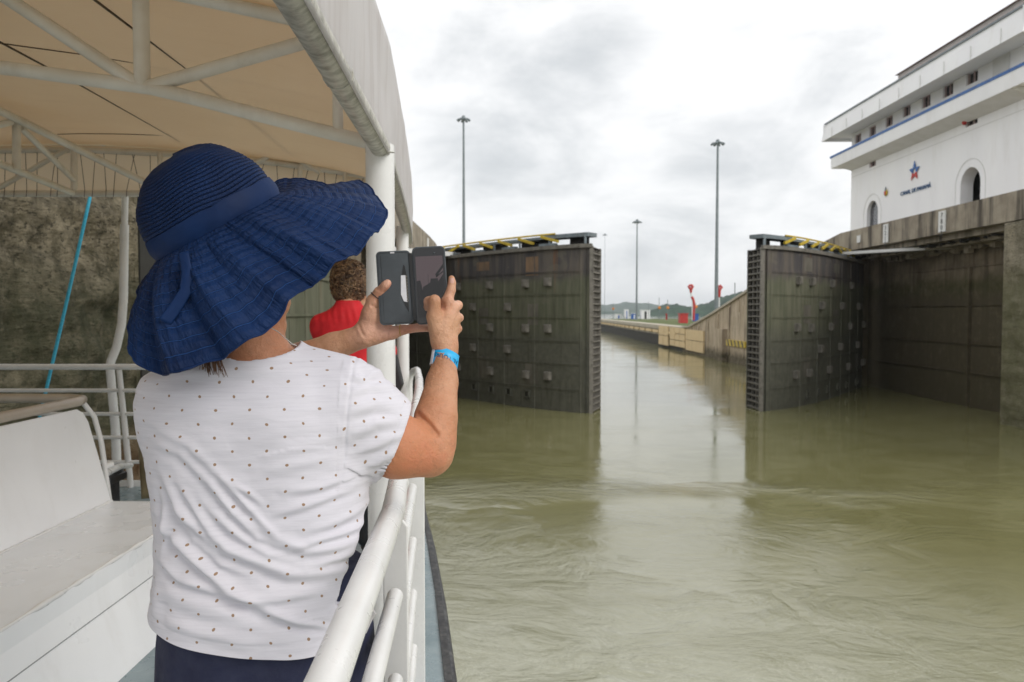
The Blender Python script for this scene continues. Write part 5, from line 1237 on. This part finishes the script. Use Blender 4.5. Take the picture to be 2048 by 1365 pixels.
FL = [([(200,575),(270,670),(340,760),(420,830)],.008,.0060),([(420,560),(480,600),(540,650)],.006,.004),([(110,530),(200,680),(330,800)],.010,.006),
 ([(90,720),(160,790),(280,880),(420,985),(560,1060),(700,1110)],.011,.010),([(230,700),(360,810),(520,870),(640,925),(870,940)],.012,.010),([(470,690),(600,790),(700,840),(930,850)],.010,.007),
 ([(90,880),(200,950),(400,1005)],.009,.007),([(900,950),(840,1020),(790,1110)],.008,.008),([(560,1062),(660,1110),(790,1150)],.006,.008),([(560,690),(700,660),(900,600)],.008,.005),([(620,600),(760,590),(900,560)],.008,.005),
 ([(850,515),(900,548),(940,570)],.007,.008),([(840,575),(900,560),(940,600)],.006,.006),([(60,400),(200,440),(330,560),(420,680)],.010,.0045),([(60,330),(250,420),(400,560),(520,680)],.010,.004),
 ([(300,640),(430,760),(560,840),(700,880)],.009,.006),([(150,640),(260,790),(380,880),(520,930)],.009,.006),([(110,600),(130,760),(110,860)],.008,.006),([(240,930),(420,1010),(600,1020),(760,1000)],.010,.006),
 ([(700,760),(820,740),(930,700)],.009,.005),([(640,830),(760,800),(930,780)],.007,.005),([(700,900),(820,890),(920,860)],.007,.006),([(480,380),(640,340),(840,350)],.02,.003),([(520,520),(700,480),(850,470)],.013,.0035),([(560,450),(700,420),(850,410)],.012,.003),
 ([(860,300),(960,270),(1060,300)],.010,.004),([(860,400),(960,350),(1080,340)],.011,.005),([(870,470),(970,440),(1060,400)],.009,.004),([(880,530),(960,520),(1040,470)],.009,.005),([(860,220),(930,190),(1010,220)],.008,.004),([(850,150),(900,170),(960,160)],.006,.005),([(900,110),(930,150),(990,170)],.006,.005),
 ([(100,1000),(300,1060),(500,1090)],.014,.003),([(120,1120),(330,1150),(560,1200)],.013,.003),([(80,960),(85,1050),(75,1150)],.012,.003),([(820,900),(900,890),(940,930)],.006,.007),([(330,560),(430,690),(520,780),(640,840)],.007,.006),([(380,540),(480,660),(580,760)],.006,.005)]
dsp = folds(V, FL)
# direction of displacement: away from the trunk's axis
ax_ = np.stack([np.full(len(V), -.505), np.full(len(V), 1.54), V[:,2]], 1); slv = (V[:,0] > P(688,850,1.5).x) & (V[:,2] > P(800,968,1.5).z)
tS = np.clip((V-np.array(A0))@np.array(dS), -.05, .2); ax_[slv] = (np.array(A0)+tS[:,None]*np.array(dS))[slv]
dr = V-ax_; dr /= np.linalg.norm(dr, axis=1)[:,None]+1e-6
V = V+dr*dsp[:,None]
V = V+dr*(vnoise(V, 26, 4)*.0022+vnoise(V*[.5,.5,1.6], 60, 5)*.0012)[:,None]
# seam lines: armhole, collar edge, hem
xs_m = P(686,850,1.45).x; arm = np.exp(-((V0[:,0]-xs_m-.012*np.sin((V0[:,2]-5.62)*9))/.0025)**2)*(V0[:,1] < 1.6)*(V0[:,2] > P(0,955,1.5).z)
V = V-dr*(arm*.0022)[:,None]
hd = (V0-np.array(hc))@np.array(hn); V = V-dr*(np.exp(-((hd+.022)/.0016)**2)*.0012)[:,None]
sd2 = (V0-np.array(cS))@np.array(dS); V = V-dr*(np.exp(-((sd2+.018)/.0018)**2)*.0014*slv)[:,None]
shirt = mesh_np('t_shirt', V, Q, M['shirt'], WO)
th = np.arctan2(V0[:,0]+.505, -(V0[:,1]-1.54)); tht = np.linspace(-math.pi, math.pi, 721); rt_ = 1/((np.abs(np.sin(tht))/.228)**2.3+(np.abs(np.cos(tht))/.134)**2.3)**(1/2.3); xt_ = np.stack([rt_*np.sin(tht), rt_*np.cos(tht)], 1); al_ = np.concatenate([[0], np.cumsum(np.linalg.norm(np.diff(xt_, axis=0), axis=1))]); al_ -= al_[360]; uu = np.interp(th, tht, al_)/.062; vv = (V0[:,2]+1.0*np.clip(V0[:,1]-1.445, 0, .2)*np.clip((V0[:,2]-5.70)/.06, 0, 1))/.050
rel = V0-np.array(A0); al = rel@np.array(dS); e1 = np.array(dS.cross(Vector((0,0,1))).normalized()); e2 = np.cross(np.array(dS), e1)
ph = np.arctan2(rel@e2, rel@e1); wt = np.clip((V0[:,2]-5.70)/.05, 0, 1); uu = uu*(1-wt)+(V0[:,0]+.505)/.062*wt; us = np.where(slv, al/.062, uu)+slv*.3; vs_ = np.where(slv, ph*.082/.050, vv)
uvl = shirt.data.uv_layers.new(name='UVMap'); li = np.empty(len(shirt.data.loops), dtype=np.int32); shirt.data.loops.foreach_get('vertex_index', li)
uvl.data.foreach_set('uv', np.stack([us[li], vs_[li]], 1).astype(np.float32).ravel())
bmh = bmesh.new(); bmh.from_mesh(shirt.data)
bmesh.ops.bisect_plane(bmh, geom=bmh.verts[:]+bmh.edges[:]+bmh.faces[:], plane_co=hc, plane_no=hn, clear_outer=True)
bmh.to_mesh(shirt.data); bmh.free()
print('shirt', len(V)); del f
# the loose hem corner at her side
mb = MB(); a, b, c_ = Vector(px2(734,1175,1.47)), Vector(px2(754,1222,1.45)), Vector(px2(733,1262,1.46))
def hem(u, v):
    p = a.lerp(c_, v); q = b; w_ = 1-abs(2*v-1)**1.3; p2 = p.lerp(Vector((q.x, q.y, p.z*.45+q.z*.55)), w_*u); return (p2.x, p2.y+.012*math.sin(u*3+v*5), p2.z)
mb.grid(hem, 8, 12); o = mb.build('t_shirt_hem', M['valance'], WO); s_m = o.modifiers.new('t','SOLIDIFY'); s_m.thickness = .002

# sun hat
def hat():
    H = bpy.data.objects.new('sun_hat', None); COL.objects.link(H); H.location = P(432,442,1.5); H.parent = WO; H.matrix_parent_inverse = parent_inv(WO)
    C0 = Vector(P(433,446,1.50)); sc1 = 1.5/F
    e1 = Vector((.88,.0,.47)); e2 = Vector((-.46,-.26,.85)); e2.normalize(); e1 = (e1-e2*e1.dot(e2)).normalized(); e3 = e1.cross(e2)   # e3 away from us or towards
    if e3.y > 0: e3 = -e3       # e3 points towards the viewer
    rr = 133*sc1
    def ringpt(th, r, h, sq=.92): return C0+e1*(r*math.cos(th))+e3*(r*sq*math.sin(th))+e2*h
    prof = [(0,1.0),(.12,1.0),(.25,.995),(.38,.97),(.5,.935),(.62,.87),(.72,.775),(.82,.67),(.9,.55),(.96,.38),(.99,.2),(1.0,.0)]
    Hh = 146*sc1
    def crown(u, v):
        k = v*(len(prof)-1); i = min(int(k), len(prof)-2); t = k-i; h = prof[i][0]+(prof[i+1][0]-prof[i][0])*t; r = prof[i][1]+(prof[i+1][1]-prof[i][1])*t
        th = 2*math.pi*u
        n = noise.noise(Vector((math.cos(th)*1.5, math.sin(th)*1.5, h*2+2)))*1.6
        row_ = .0011*abs(math.sin(v*math.pi*27))
        dent = -.016*math.exp(-((th-4.9)/.5)**2)*math.sin(min(1, h)*math.pi) if 0 else 0
        return ringpt(th, rr*r*(1+.035*n*math.sin(math.pi*min(1, h+.15)))+row_+dent, Hh*h+.004*n)
    def uvgrid(mb, name, fn, nu, nv, m):
        mb.grid(fn, nu, nv); o = mb.build(name, m, H); me = o.data; uvl = me.uv_layers.new(name='UVMap'); k = 0
        for p in me.polygons:
            q = p.index; i, j = divmod(q, nv)
            for (a, b), lp in zip(((0,0),(1,0),(1,1),(0,1)), p.loop_indices): uvl.data[lp].uv = ((i+a)/nu, (j+b)/nv)
        return o
    uvgrid(MB(), 'crown', crown, 160, 150, M['crown'])
    # head band, slightly proud of the crown, at its foot
    def band(u, v):
        th = 2*math.pi*u; h = -.012+.040*v+.0035*noise.noise(Vector((math.cos(th)*2, math.sin(th)*2, 4)))
        puff = .0035*math.sin(math.pi*v)+.0008*noise.noise(Vector((th*6, v*3, 0)))
        return ringpt(th, rr*1.022+puff, h)
    ob = uvgrid(MB(), 'hat_band', band, 120, 8, M['hatband'])
    # brim: outer edge measured as a closed curve (angle round the head, position in the place)
    OUT = [(0,774,431,1.56),(14,760,451,1.51),(30,733,483,1.46),(43,708,513,1.43),(55,676,531,1.405),(66,638,556,1.38),(75,610,568,1.365),(83,587,598,1.345),(92,555,644,1.33),(100,511,680,1.315),(107,472,702,1.31),(116,401,724,1.305),(124,368,744,1.305),(133,332,750,1.32),(142,299,742,1.335),(152,274,724,1.355),(162,262,692,1.38),(172,255,640,1.43),
           (185,274,596,1.50),(200,296,556,1.57),(220,330,510,1.64),(245,390,452,1.70),(270,455,410,1.74),(292,520,380,1.76),(308,580,361,1.76),(322,640,359,1.74),(335,698,362,1.70),(345,738,378,1.66),(353,757,403,1.61)]
    K = [(math.radians(a), Vector(P(x, y, Y))) for a, x, y, Y in OUT]; n = len(K)
    def outer(th):
        th = th % (2*math.pi)
        for i in range(n):
            a0, a1 = K[i][0], K[(i+1) % n][0]+(2*math.pi if i == n-1 else 0)
            if a0 <= th <= a1:
                t = (th-a0)/(a1-a0); p0, p1, p2, p3 = K[i-1][1], K[i][1], K[(i+1)%n][1], K[(i+2)%n][1]
                return .5*((2*p1)+(-p0+p2)*t+(2*p0-5*p1+4*p2-p3)*t*t+(-p0+3*p1-3*p2+p3)*t**3)
        return K[0][1]
    def brim(u, v):
        th = 2*math.pi*u
        a = ringpt(th, rr*1.0, -.008); b = outer(th)
        outd = (a-C0).normalized()
        L_ = (b-a).length
        c1 = a+outd*L_*.42-e2*L_*.10; c1 = c1.lerp(a.lerp(b, .36), .35)
        t = v; p = a*(1-t)**2+c1*2*t*(1-t)+b*t*t
        near = max(0, math.sin(th))
        wv = (.0050*math.sin(th*7+.8+1.5*v)+.0035*math.sin(th*13+2.2)+.0045*noise.noise(Vector((math.cos(th)*6, math.sin(th)*6, v*1.5)))*2)*(v**1.3)*(.55+.45*near)
        wv += (.0016*math.sin(th*44+3*math.sin(th*3)+v*2)+.0010*math.sin(th*83+5*math.sin(th*2)-v*3))*(.25+v)*(1-.3*v)
        fold = .72*math.sin(min(1, v*1.15)*math.pi*.5)*(.022*math.exp(-((th-2.20)/.11)**2)-.024*math.exp(-((th-2.45)/.09)**2)+.016*math.exp(-((th-1.78)/.09)**2)-.017*math.exp(-((th-1.96)/.06)**2)+.014*math.exp(-((th-1.48)/.08)**2)-.018*math.exp(-((th-1.30)/.09)**2)+.014*math.exp(-((th-.98)/.10)**2)-.010*math.exp(-((th-.66)/.07)**2)+.010*math.exp(-((th-.40)/.08)**2)-.010*math.exp(-((th-5.7)/.12)**2)+.010*math.exp(-((th-5.95)/.10)**2))
        row_ = .0009*math.sin(v*math.pi*11)**2*-1
        nrm = (e3*math.sin(th)+e1*math.cos(th)*.6+e2*.8).normalized()
        return p+nrm*(wv+fold-row_)
    ob = uvgrid(MB(), 'brim', brim, 620, 90, M['brim'])
    s2 = ob.modifiers.new('t', 'SOLIDIFY'); s2.thickness = .0022; s2.offset = -1
    mb = MB(); mb.tube([brim(i/300, 1.0) for i in range(300)], .0021, 6, closed=True); mb.build('brim_edge', M['hatband'], H)
    # bow: two hanging tails and a knot
    for pts, w0, w1, tw, ph_ in (([(368,505),(376,545),(372,582),(352,612),(328,645)],.017,.021,.35,1.),):
        path = [Vector(P(x, y, 1.352-.008*k)) for k, (x, y) in enumerate(pts)]
        def rb(u, v):
            k = v*(len(path)-1); i = min(int(k), len(path)-2); p = path[i].lerp(path[i+1], k-i); d = (path[i+1]-path[i]).normalized(); s = d.cross(Vector((0,1,0))).normalized()
            s = (s*math.cos(tw*v)+Vector((0,1,0))*math.sin(tw*v)); wd = w0+(w1-w0)*v
            return p+s*(u-.5)*wd+Vector((0,-1,0))*(.002*math.sin(u*math.pi)+.003*math.sin(v*4+ph_))
        m_ = MB(); m_.grid(rb, 8, 24); o = m_.build('ribbon', M['hatband'], H); s3 = o.modifiers.new('t','SOLIDIFY'); s3.thickness = .0015
hat()
# hair under the hat and loose strands at the collar
mb = MB(); random.seed(3)
mb.lathe([(0,-.12),(.05,-.105),(.08,-.06),(.095,0),(.094,.05),(.06,.10),(0,.115)], HC-fd*.018+upv*.01, 20)
for k in range(60):
    a = random.uniform(-1, 1); s0 = HC-fd*.07+sd_*a*.05+upv*-.04; x = 428+random.gauss(0,13); e = Vector(P(x, 735+random.uniform(-14,16), 1.405+random.uniform(0,.02)))
    mid = s0.lerp(e, .6)+Vector((0,-.012,0)); mb.tube([s0, mid, e.lerp(mid,.3), e+Vector((random.uniform(-.006,.006),0,-.004))], [.0016,.0012,.0009,.0004], 4)
mb.build('hair', M['hair'], WO)
# necklace
mb = MB(); pts = [Vector(P(*q)) for q in ((540,655,1.455),(556,664,1.462),(572,678,1.472),(584,688,1.485),(594,692,1.50))]
for a, b in zip(pts[:-1], pts[1:]):
    for k in range(9): mb.lathe([(0,-.0012),(.0013,0),(0,.0012)], a.lerp(b, k/9), 6)
mb.build('necklace', M['silver'], WO)
# wristband with its writing upside down
wc = Vector(px2(890,722,1.709)); wax = (Vector(WR)-Vector(px2(884,765,1.69))).normalized(); wax = Vector((.13,.33,.93)).normalized()
wx = Vector((1,.05,-.12)); wx = (wx-wax*wx.dot(wax)).normalized(); wy = wax.cross(wx)
if wy.y > 0: wy = -wy
def wb(a, h, r=.0288, sq=.93): return wc+wx*(r*math.sin(a))+wy*(r*sq*math.cos(a))+wax*(h-.006*math.sin(a)*1)
mb = MB(); mb.grid(lambda u, v: wb(-1.15+u*4.1, -.0205+.041*v, .0297), 60, 3); o = mb.build('wristband', M['band'], WO); s3 = o.modifiers.new('t','SOLIDIFY'); s3.thickness = .0008
mb = MB(); mb.grid(lambda u, v: wb(-1.75+u*.75, -.0205+.034*v, .0302+.002*math.sin(u*3)), 20, 3); o2 = mb.build('band_tail', M['band_white'], WO); s3 = o2.modifiers.new('t','SOLIDIFY'); s3.thickness = .0006
vs, fs = textmesh('AL TOURS', .0135, .0002); mb = MB(); mb.add([wb(-(v.x)/.0295+.12, -v.y+.006, .0302+v.z) for v in vs], fs); mb.build('writing', M['ink'], WO)
# ring and hair tie on the left hand
def ringtube(c, axis_, r, rt, m, name):
    q_ = Vector(axis_).to_track_quat('Z','Y').to_matrix(); mb = MB(); mb.tube([Vector(c)+q_@Vector((r*math.cos(a*math.pi/12), r*math.sin(a*math.pi/12), 0)) for a in range(24)], rt, 6, closed=True); return mb.build(name, m, WO)
ringtube(px2(801,661,1.79), (1,0,.05), .0132, .0012, M['gold'], 'ring')
ringtube(px2(752,593,1.761), (.6,0,.75), .0138, .0011, M['black'], 'hair_tie')

# phone in a folding case
PH = empty('phone', tuple(P(859,572,1.762)), 'black smartphone in an open grey wallet case held up in both hands', 'phone')
ups = Vector((-.055,0,1)).normalized(); rts = Vector((1,.10,.04)); rts = (rts-ups*rts.dot(ups)).normalized(); fw = rts.cross(ups)
if fw.y > 0: fw = -fw             # fw: towards the woman
def plate(c, u, v_, w_, h_, r, t_, n=6):
    c = Vector(c); nn = u.cross(v_).normalized(); out = []
    for cx, cy, a0 in ((w_/2-r,h_/2-r,0),(-w_/2+r,h_/2-r,90),(-w_/2+r,-h_/2+r,180),(w_/2-r,-h_/2+r,270)):
        for k in range(n+1): a = math.radians(a0+90*k/n); out.append(c+u*(cx+r*math.cos(a))+v_*(cy+r*math.sin(a)))
    return out, nn
pc = Vector(P(861,571,1.762)); pw, phh = 66/F*1.762, 155/F*1.762
ol, nn = plate(pc, rts, ups, pw, phh, .0115, .01); mb = MB(); nback = -fw
mb.prism(ol, nback*.011); mb.build('case_back', M['case'], PH, bevel=.0015)
ol, _ = plate(pc+fw*.0012, rts, ups, pw-.006, phh-.006, .0095, .01); mb = MB(); mb.prism(ol, nback*.004); mb.build('screen_glass', M['glass_dark'], PH)
# picture on the display
def emis(name, c, s):
    m, t_, b = newmat(name); b.inputs['Base Color'].default_value = c4(tuple(x*.3 for x in c)); b.inputs['Emission Color'].default_value = c4(c); b.inputs['Emission Strength'].default_value = s; b.inputs['Roughness'].default_value = .15; return m
M['scr_sky'] = emis('display_sky', (.06,.042,.046), .8); M['scr_dark'] = emis('display_dark', (.006,.005,.006), .6); M['scr_cloud'] = emis('display_cloud', (.07,.05,.055), .75)
def sp(x, y, l=0): return pc+fw*(.0018+l)+rts*(x*.0655*.95/1.0)+ups*(y)
SW, SH0, SH1 = .0305, -.072, .066
mb = MB(); D_ = MB(); mb.add([pc+fw*.0016+rts*a+ups*b for a, b in ((-SW,-.072),(SW,-.072),(SW,.066),(-SW,.066))], [(0,1,2,3)]); mb.build('display', M['scr_sky'], PH)
q3 = lambda x, y: pc+fw*.0019+rts*((x-.5)*2*SW)+ups*(.066-(y)*.138)    # x,y in 0..1 over the picture
mb = MB()
for poly in ([(0,.40),(.13,.39),(.17,.46),(.20,.56),(.22,.50),(.40,.46),(.5,.43),(.52,.37),(.78,.37),(.80,.42),(1,.30),(1,1),(0,1)],
             [(.70,.30),(1,.14),(1,.20),(.82,.30),(.78,.34),(.72,.34)],[(.72,.335),(1,.25),(1,.27),(.72,.36)],[(.425,.30),(.435,.30),(.435,.47),(.425,.47)]):
    mb.add([q3(*p) for p in poly], [tuple(range(len(poly)))])
o = mb.build('display_scene', M['scr_dark'], PH)
tri = o.modifiers.new('tri', 'TRIANGULATE')
mb = MB(); mb.lathe([(0,0),(.002,0),(.002,.0006),(0,.0006)], pc+fw*.0017+rts*.012+ups*.0725, 10, fw); mb.build('front_camera', M['case'], PH)
# cover flap, a bit nearer at its free edge
rc = Vector((1,.12,.02)); rc = (rc-ups*rc.dot(ups)).normalized()
cc = Vector(P(790,576,1.752)); cw, ch = 68/F*1.752, 147/F*1.752
ol, _ = plate(cc, rc, ups, cw, ch, .010, .003); fc = rc.cross(ups); fc = fc if fc.y < 0 else -fc
mb = MB(); mb.prism(ol, -fc*.003); mb.build('cover', M['case'], PH, bevel=.0008)
mb = MB(); ol, _ = plate(cc+fc*.0006, rc, ups, cw-.008, ch-.008, .008, .003); mb.tube(ol, .00035, 4, closed=True); mb.bar(cc+fc*.0004-rc*.028+ups*.073, cc+fc*.0004-rc*.028-ups*.073, .0006, .0006, up=tuple(fc)); mb.build('stitching', M['black'], PH)
mb = MB(); mb.bar(cc+rc*.0385+ups*.076, cc+rc*.0405-ups*.076, .007, .004, up=tuple(fc)); mb.build('spine', M['black'], PH)
mb = MB(); ol, _ = plate(cc-rc*.0015+ups*(ch/2-.004)+fc*.0008, rc, ups, .0095, .0034, .0012, 0); mb.prism(ol, -fc*.001); mb.build('speaker_slot', M['band_white'], PH)
l3 = lambda x, y, l: cc+fc*l+rc*((x-790)/F*1.752)+ups*(-(y-576)/F*1.752)
mb = MB(); mb.prism([l3(*q, .0010) for q in ((809,531),(812,534),(815,560),(815,627),(808,612),(801,592),(804,558))], -fc*.0005); mb.build('card_pocket', M['black'], PH)
mb = MB(); mb.prism([l3(*q, .0014) for q in ((803,552),(812,552),(813,606),(806,604),(801,590))], -fc*.0005); mb.build('card', M['band_white'], PH)
mb = MB()
for k in range(9): mb.prism([l3(x, y, .0016) for x, y in ((812,553+k*6),(815.5,553+k*6),(815.5,557+k*6),(812,556+k*6))], -fc*.0004)
mb.build('card_print', M['patch'], PH)

# ---------------- the person in red further forward
RP = empty('person', (-.99,4.62,DZ), 'person in a red top with short curly brown hair beyond the white post', 'person')
ry = 4.62; f = Field(axis([(-1.35,-.55,.007)]), axis([(4.35,5.1,.007)]), axis([(DZ,6.35,.009)]))
hc2 = Vector(P(697,566,ry+.03))
f.ell(hc2, (.078,.095,.112), .02); f.cap(tuple(hc2+Vector((0,-.02,-.08))), (-.975,ry-.01,5.93), .056, .062, .02)
f.loft([(5.0,-.97,ry,.15,.11),(5.3,-.97,ry,.14,.10),(5.6,-.97,ry,.16,.11),(5.8,-.97,ry,.17,.10),(5.87,-.97,ry,.12,.08)], .02)
f.cap((-1.0,ry,5.86), (-1.13,ry,5.82), .05, .05, .03); f.cap((-.94,ry,5.86), (-.81,ry,5.82), .05, .05, .03)
f.cap((-.80,ry,5.80), (-.765,ry+.16,5.64), .048, .042, .02); f.cap((-.765,ry+.16,5.64), (-.84,ry+.32,5.88), .04, .027, .015)
f.cap((-1.13,ry,5.80), (-1.13,ry+.2,5.62), .048, .042, .02); f.cap((-1.13,ry+.2,5.62), (-.97,ry+.36,5.84), .04, .027, .015)
for hx, s_ in ((-.83,-1),(-.97,1)):
    f.cap((hx,ry+.32,5.88), (hx+.01*s_,ry+.34,5.94), .027, .028, .01)
    for k in range(4): f.cap((hx+.01*s_-.02+.013*k,ry+.34,5.96), (hx+.03*s_-.02+.013*k,ry+.36,6.01-.005*abs(k-1.5)), .0095, .008, .002)
    f.cap((hx+.02*s_,ry+.33,5.92), (hx+.045*s_,ry+.35,5.96), .011, .009, .004)
for s_ in (-1, 1):
    f.cap((-.97+.09*s_,ry,5.1), (-.97+.1*s_,ry+.02,4.85), .09, .06, .02); f.cap((-.97+.1*s_,ry+.02,4.85), (-.97+.1*s_,ry+.04,4.53), .055, .04, .02); f.cap((-.97+.1*s_,ry+.03,4.49), (-.97+.1*s_,ry+.18,4.48), .036, .03, .02)
f.ell(hc2+Vector((.02,.10,-.01)), (.014,.025,.016), .01); f.ell(hc2+Vector((.082,-.005,-.01)), (.010,.016,.028), .008)
V, Q = f.mesh(2); mesh_np('body', V, Q, M['skin'], RP)
f = Field(axis([(-1.36,-.55,.006)]), axis([(4.38,4.98,.007)]), axis([(5.08,6.0,.006)]))
f.loft([(5.12,-.97,ry,.185,.145),(5.3,-.97,ry,.168,.13),(5.45,-.97,ry,.168,.13),(5.6,-.972,ry,.185,.135),(5.75,-.975,ry,.20,.125),(5.85,-.975,ry,.175,.10),(5.90,-.975,ry,.115,.080),(5.94,-.975,ry,.085,.070),(5.97,-.975,ry,.068,.064)], .015)
f.cap((-1.0,ry,5.88), (-1.14,ry,5.83), .058, .062, .03); f.cap((-.95,ry,5.88), (-.80,ry,5.83), .058, .062, .03)
f.cap((-.80,ry,5.80), (-.765,ry+.15,5.66), .062, .054, .02); f.cap((-1.14,ry,5.80), (-1.14,ry+.18,5.64), .062, .056, .02); f.cap((-.765,ry+.15,5.66), (-.81,ry+.24,5.8), .05, .04, .02)
f.cap((-.975,ry+.01,6.01), (-.975,ry+.01,6.1), .062, .07, 0, True)
V, Q = f.mesh(2); V[:,1] -= (vnoise(V*[1,1,.35], 38, 7)*.004)*(V[:,1] < ry); V[:,1] -= .002*np.sin(V[:,0]*150+V[:,2]*30)*np.exp(-((V[:,2]-5.88)/.04)**2)*(V[:,1] < ry); mesh_np('top', V, Q, M['red_shirt'], RP)
f = Field(axis([(-1.3,-.65,.008)]), axis([(4.35,4.95,.008)]), axis([(4.48,5.3,.009)])); f.loft([(4.95,-.97,ry,.19,.14),(5.1,-.97,ry,.19,.14),(5.25,-.97,ry,.165,.125)], .02)
for s_ in (-1, 1): f.cap((-.97+.09*s_,ry,5.0), (-.97+.1*s_,ry+.03,4.55), .10, .075, .02)
V, Q = f.mesh(2); mesh_np('trousers', V, Q, M['black'], RP)
for s_ in (-1, 1):
    cx = -.97+s_*.1; f = Field(axis([(cx-.07,cx+.07,.007)]), axis([(4.52,4.92,.007)]), axis([(DZ-.01,DZ+.13,.007)])); f.cap((cx,ry+.03,DZ+.04), (cx,ry+.2,DZ+.034), .045, .04, .01); f.cap((cx,ry+.04,DZ+.05), (cx,ry+.04,DZ+.09), .045, .042, .02); f.plane((0,0,DZ+.004), (0,0,-1), (-2,4,4.3), (0,5.2,4.7)); V, Q = f.mesh(1); mesh_np('shoe', V, Q, M['shoe'], RP)
# curly hair: a cap of many short bent locks
mb = MB(); random.seed(21); cap_ = MB()
def scalp(a, e): return hc2+Vector((math.cos(a)*math.cos(e)**.6*.088, math.sin(a)*math.cos(e)**.6*.098, math.sin(e)*(.108 if e > 0 else .125)+.012))
for k in range(760):
    a = random.uniform(0, 2*math.pi); e = math.asin(random.uniform(-.9, 1)); 
    if math.sin(a) > .55 and e < .5: continue
    p = scalp(a, e); nrm = (p-hc2).normalized(); tg = Vector((random.gauss(0,1),random.gauss(0,1),random.gauss(-.5,1))); tg = (tg-nrm*tg.dot(nrm)).normalized(); bt_ = nrm.cross(tg)
    r = random.uniform(.007,.013); pts = [p+nrm*(.004+.010*math.sin(t*.55)+r*math.sin(t*1.1)*.5+.012*t/7)+tg*(r*math.cos(t*1.1)+t*.0035)+bt_*r*math.sin(t*1.1) for t in range(8)]
    (mb if random.random() < .62 else cap_).tube(pts, [.0036]*6+[.0026,.001], 5)
mb.lathe([(0,-.10),(.05,-.09),(.078,-.05),(.092,0),(.088,.05),(.055,.095),(0,.112)], hc2+Vector((0,-.012,.012)), 18)
mb.build('hair', M['hair_brown'], RP); cap_.build('hair_highlight', M['hair_blond'], RP)
CM = empty('camera_device', (-.87,ry+.33,6.0), 'black camera held up by the person in red, half hidden by the post', 'camera')
c = P(735,582,ry+.36); mb = MB(); mb.box((c.x,c.y+.02,c.z-.02),(.075,.05,.16)); mb.build('camera_body', M['black'], CM, bevel=.008); mb = MB(); mb.tube([(c.x,c.y+.04,c.z+.01),(c.x,c.y+.10,c.z+.01)], .028, 16); mb.build('lens', M['black'], CM)
BG = empty('bag', (-.68,4.7,5.3), 'dark bag strap and bag between the two white posts', 'bag')
mb = MB(); mb.prism([P(790,700,4.75),P(797,735,4.75),P(805,770,4.75),P(796,790,4.75),P(780,800,4.75),P(770,720,4.75)], (0,.08,0)); mb.build('bag_body', M['black'], BG, bevel=.01)

# =============== air
mb = MB(); mb.bx(-4200,4200,-500,6400,-7.2,130); hz_ = mb.build('haze', None); tag(hz_, kind='stuff')
m = bpy.data.materials.new('haze_air'); m.use_nodes = True; t = m.node_tree; t.nodes.clear(); pv = t.nodes.new('ShaderNodeVolumePrincipled'); pv.inputs['Color'].default_value = (.90,.95,1,1); pv.inputs['Density'].default_value = .00016; pv.inputs['Anisotropy'].default_value = .2
mo = t.nodes.new('ShaderNodeOutputMaterial'); t.links.new(pv.outputs[0], mo.inputs['Volume']); hz_.data.materials.append(m)
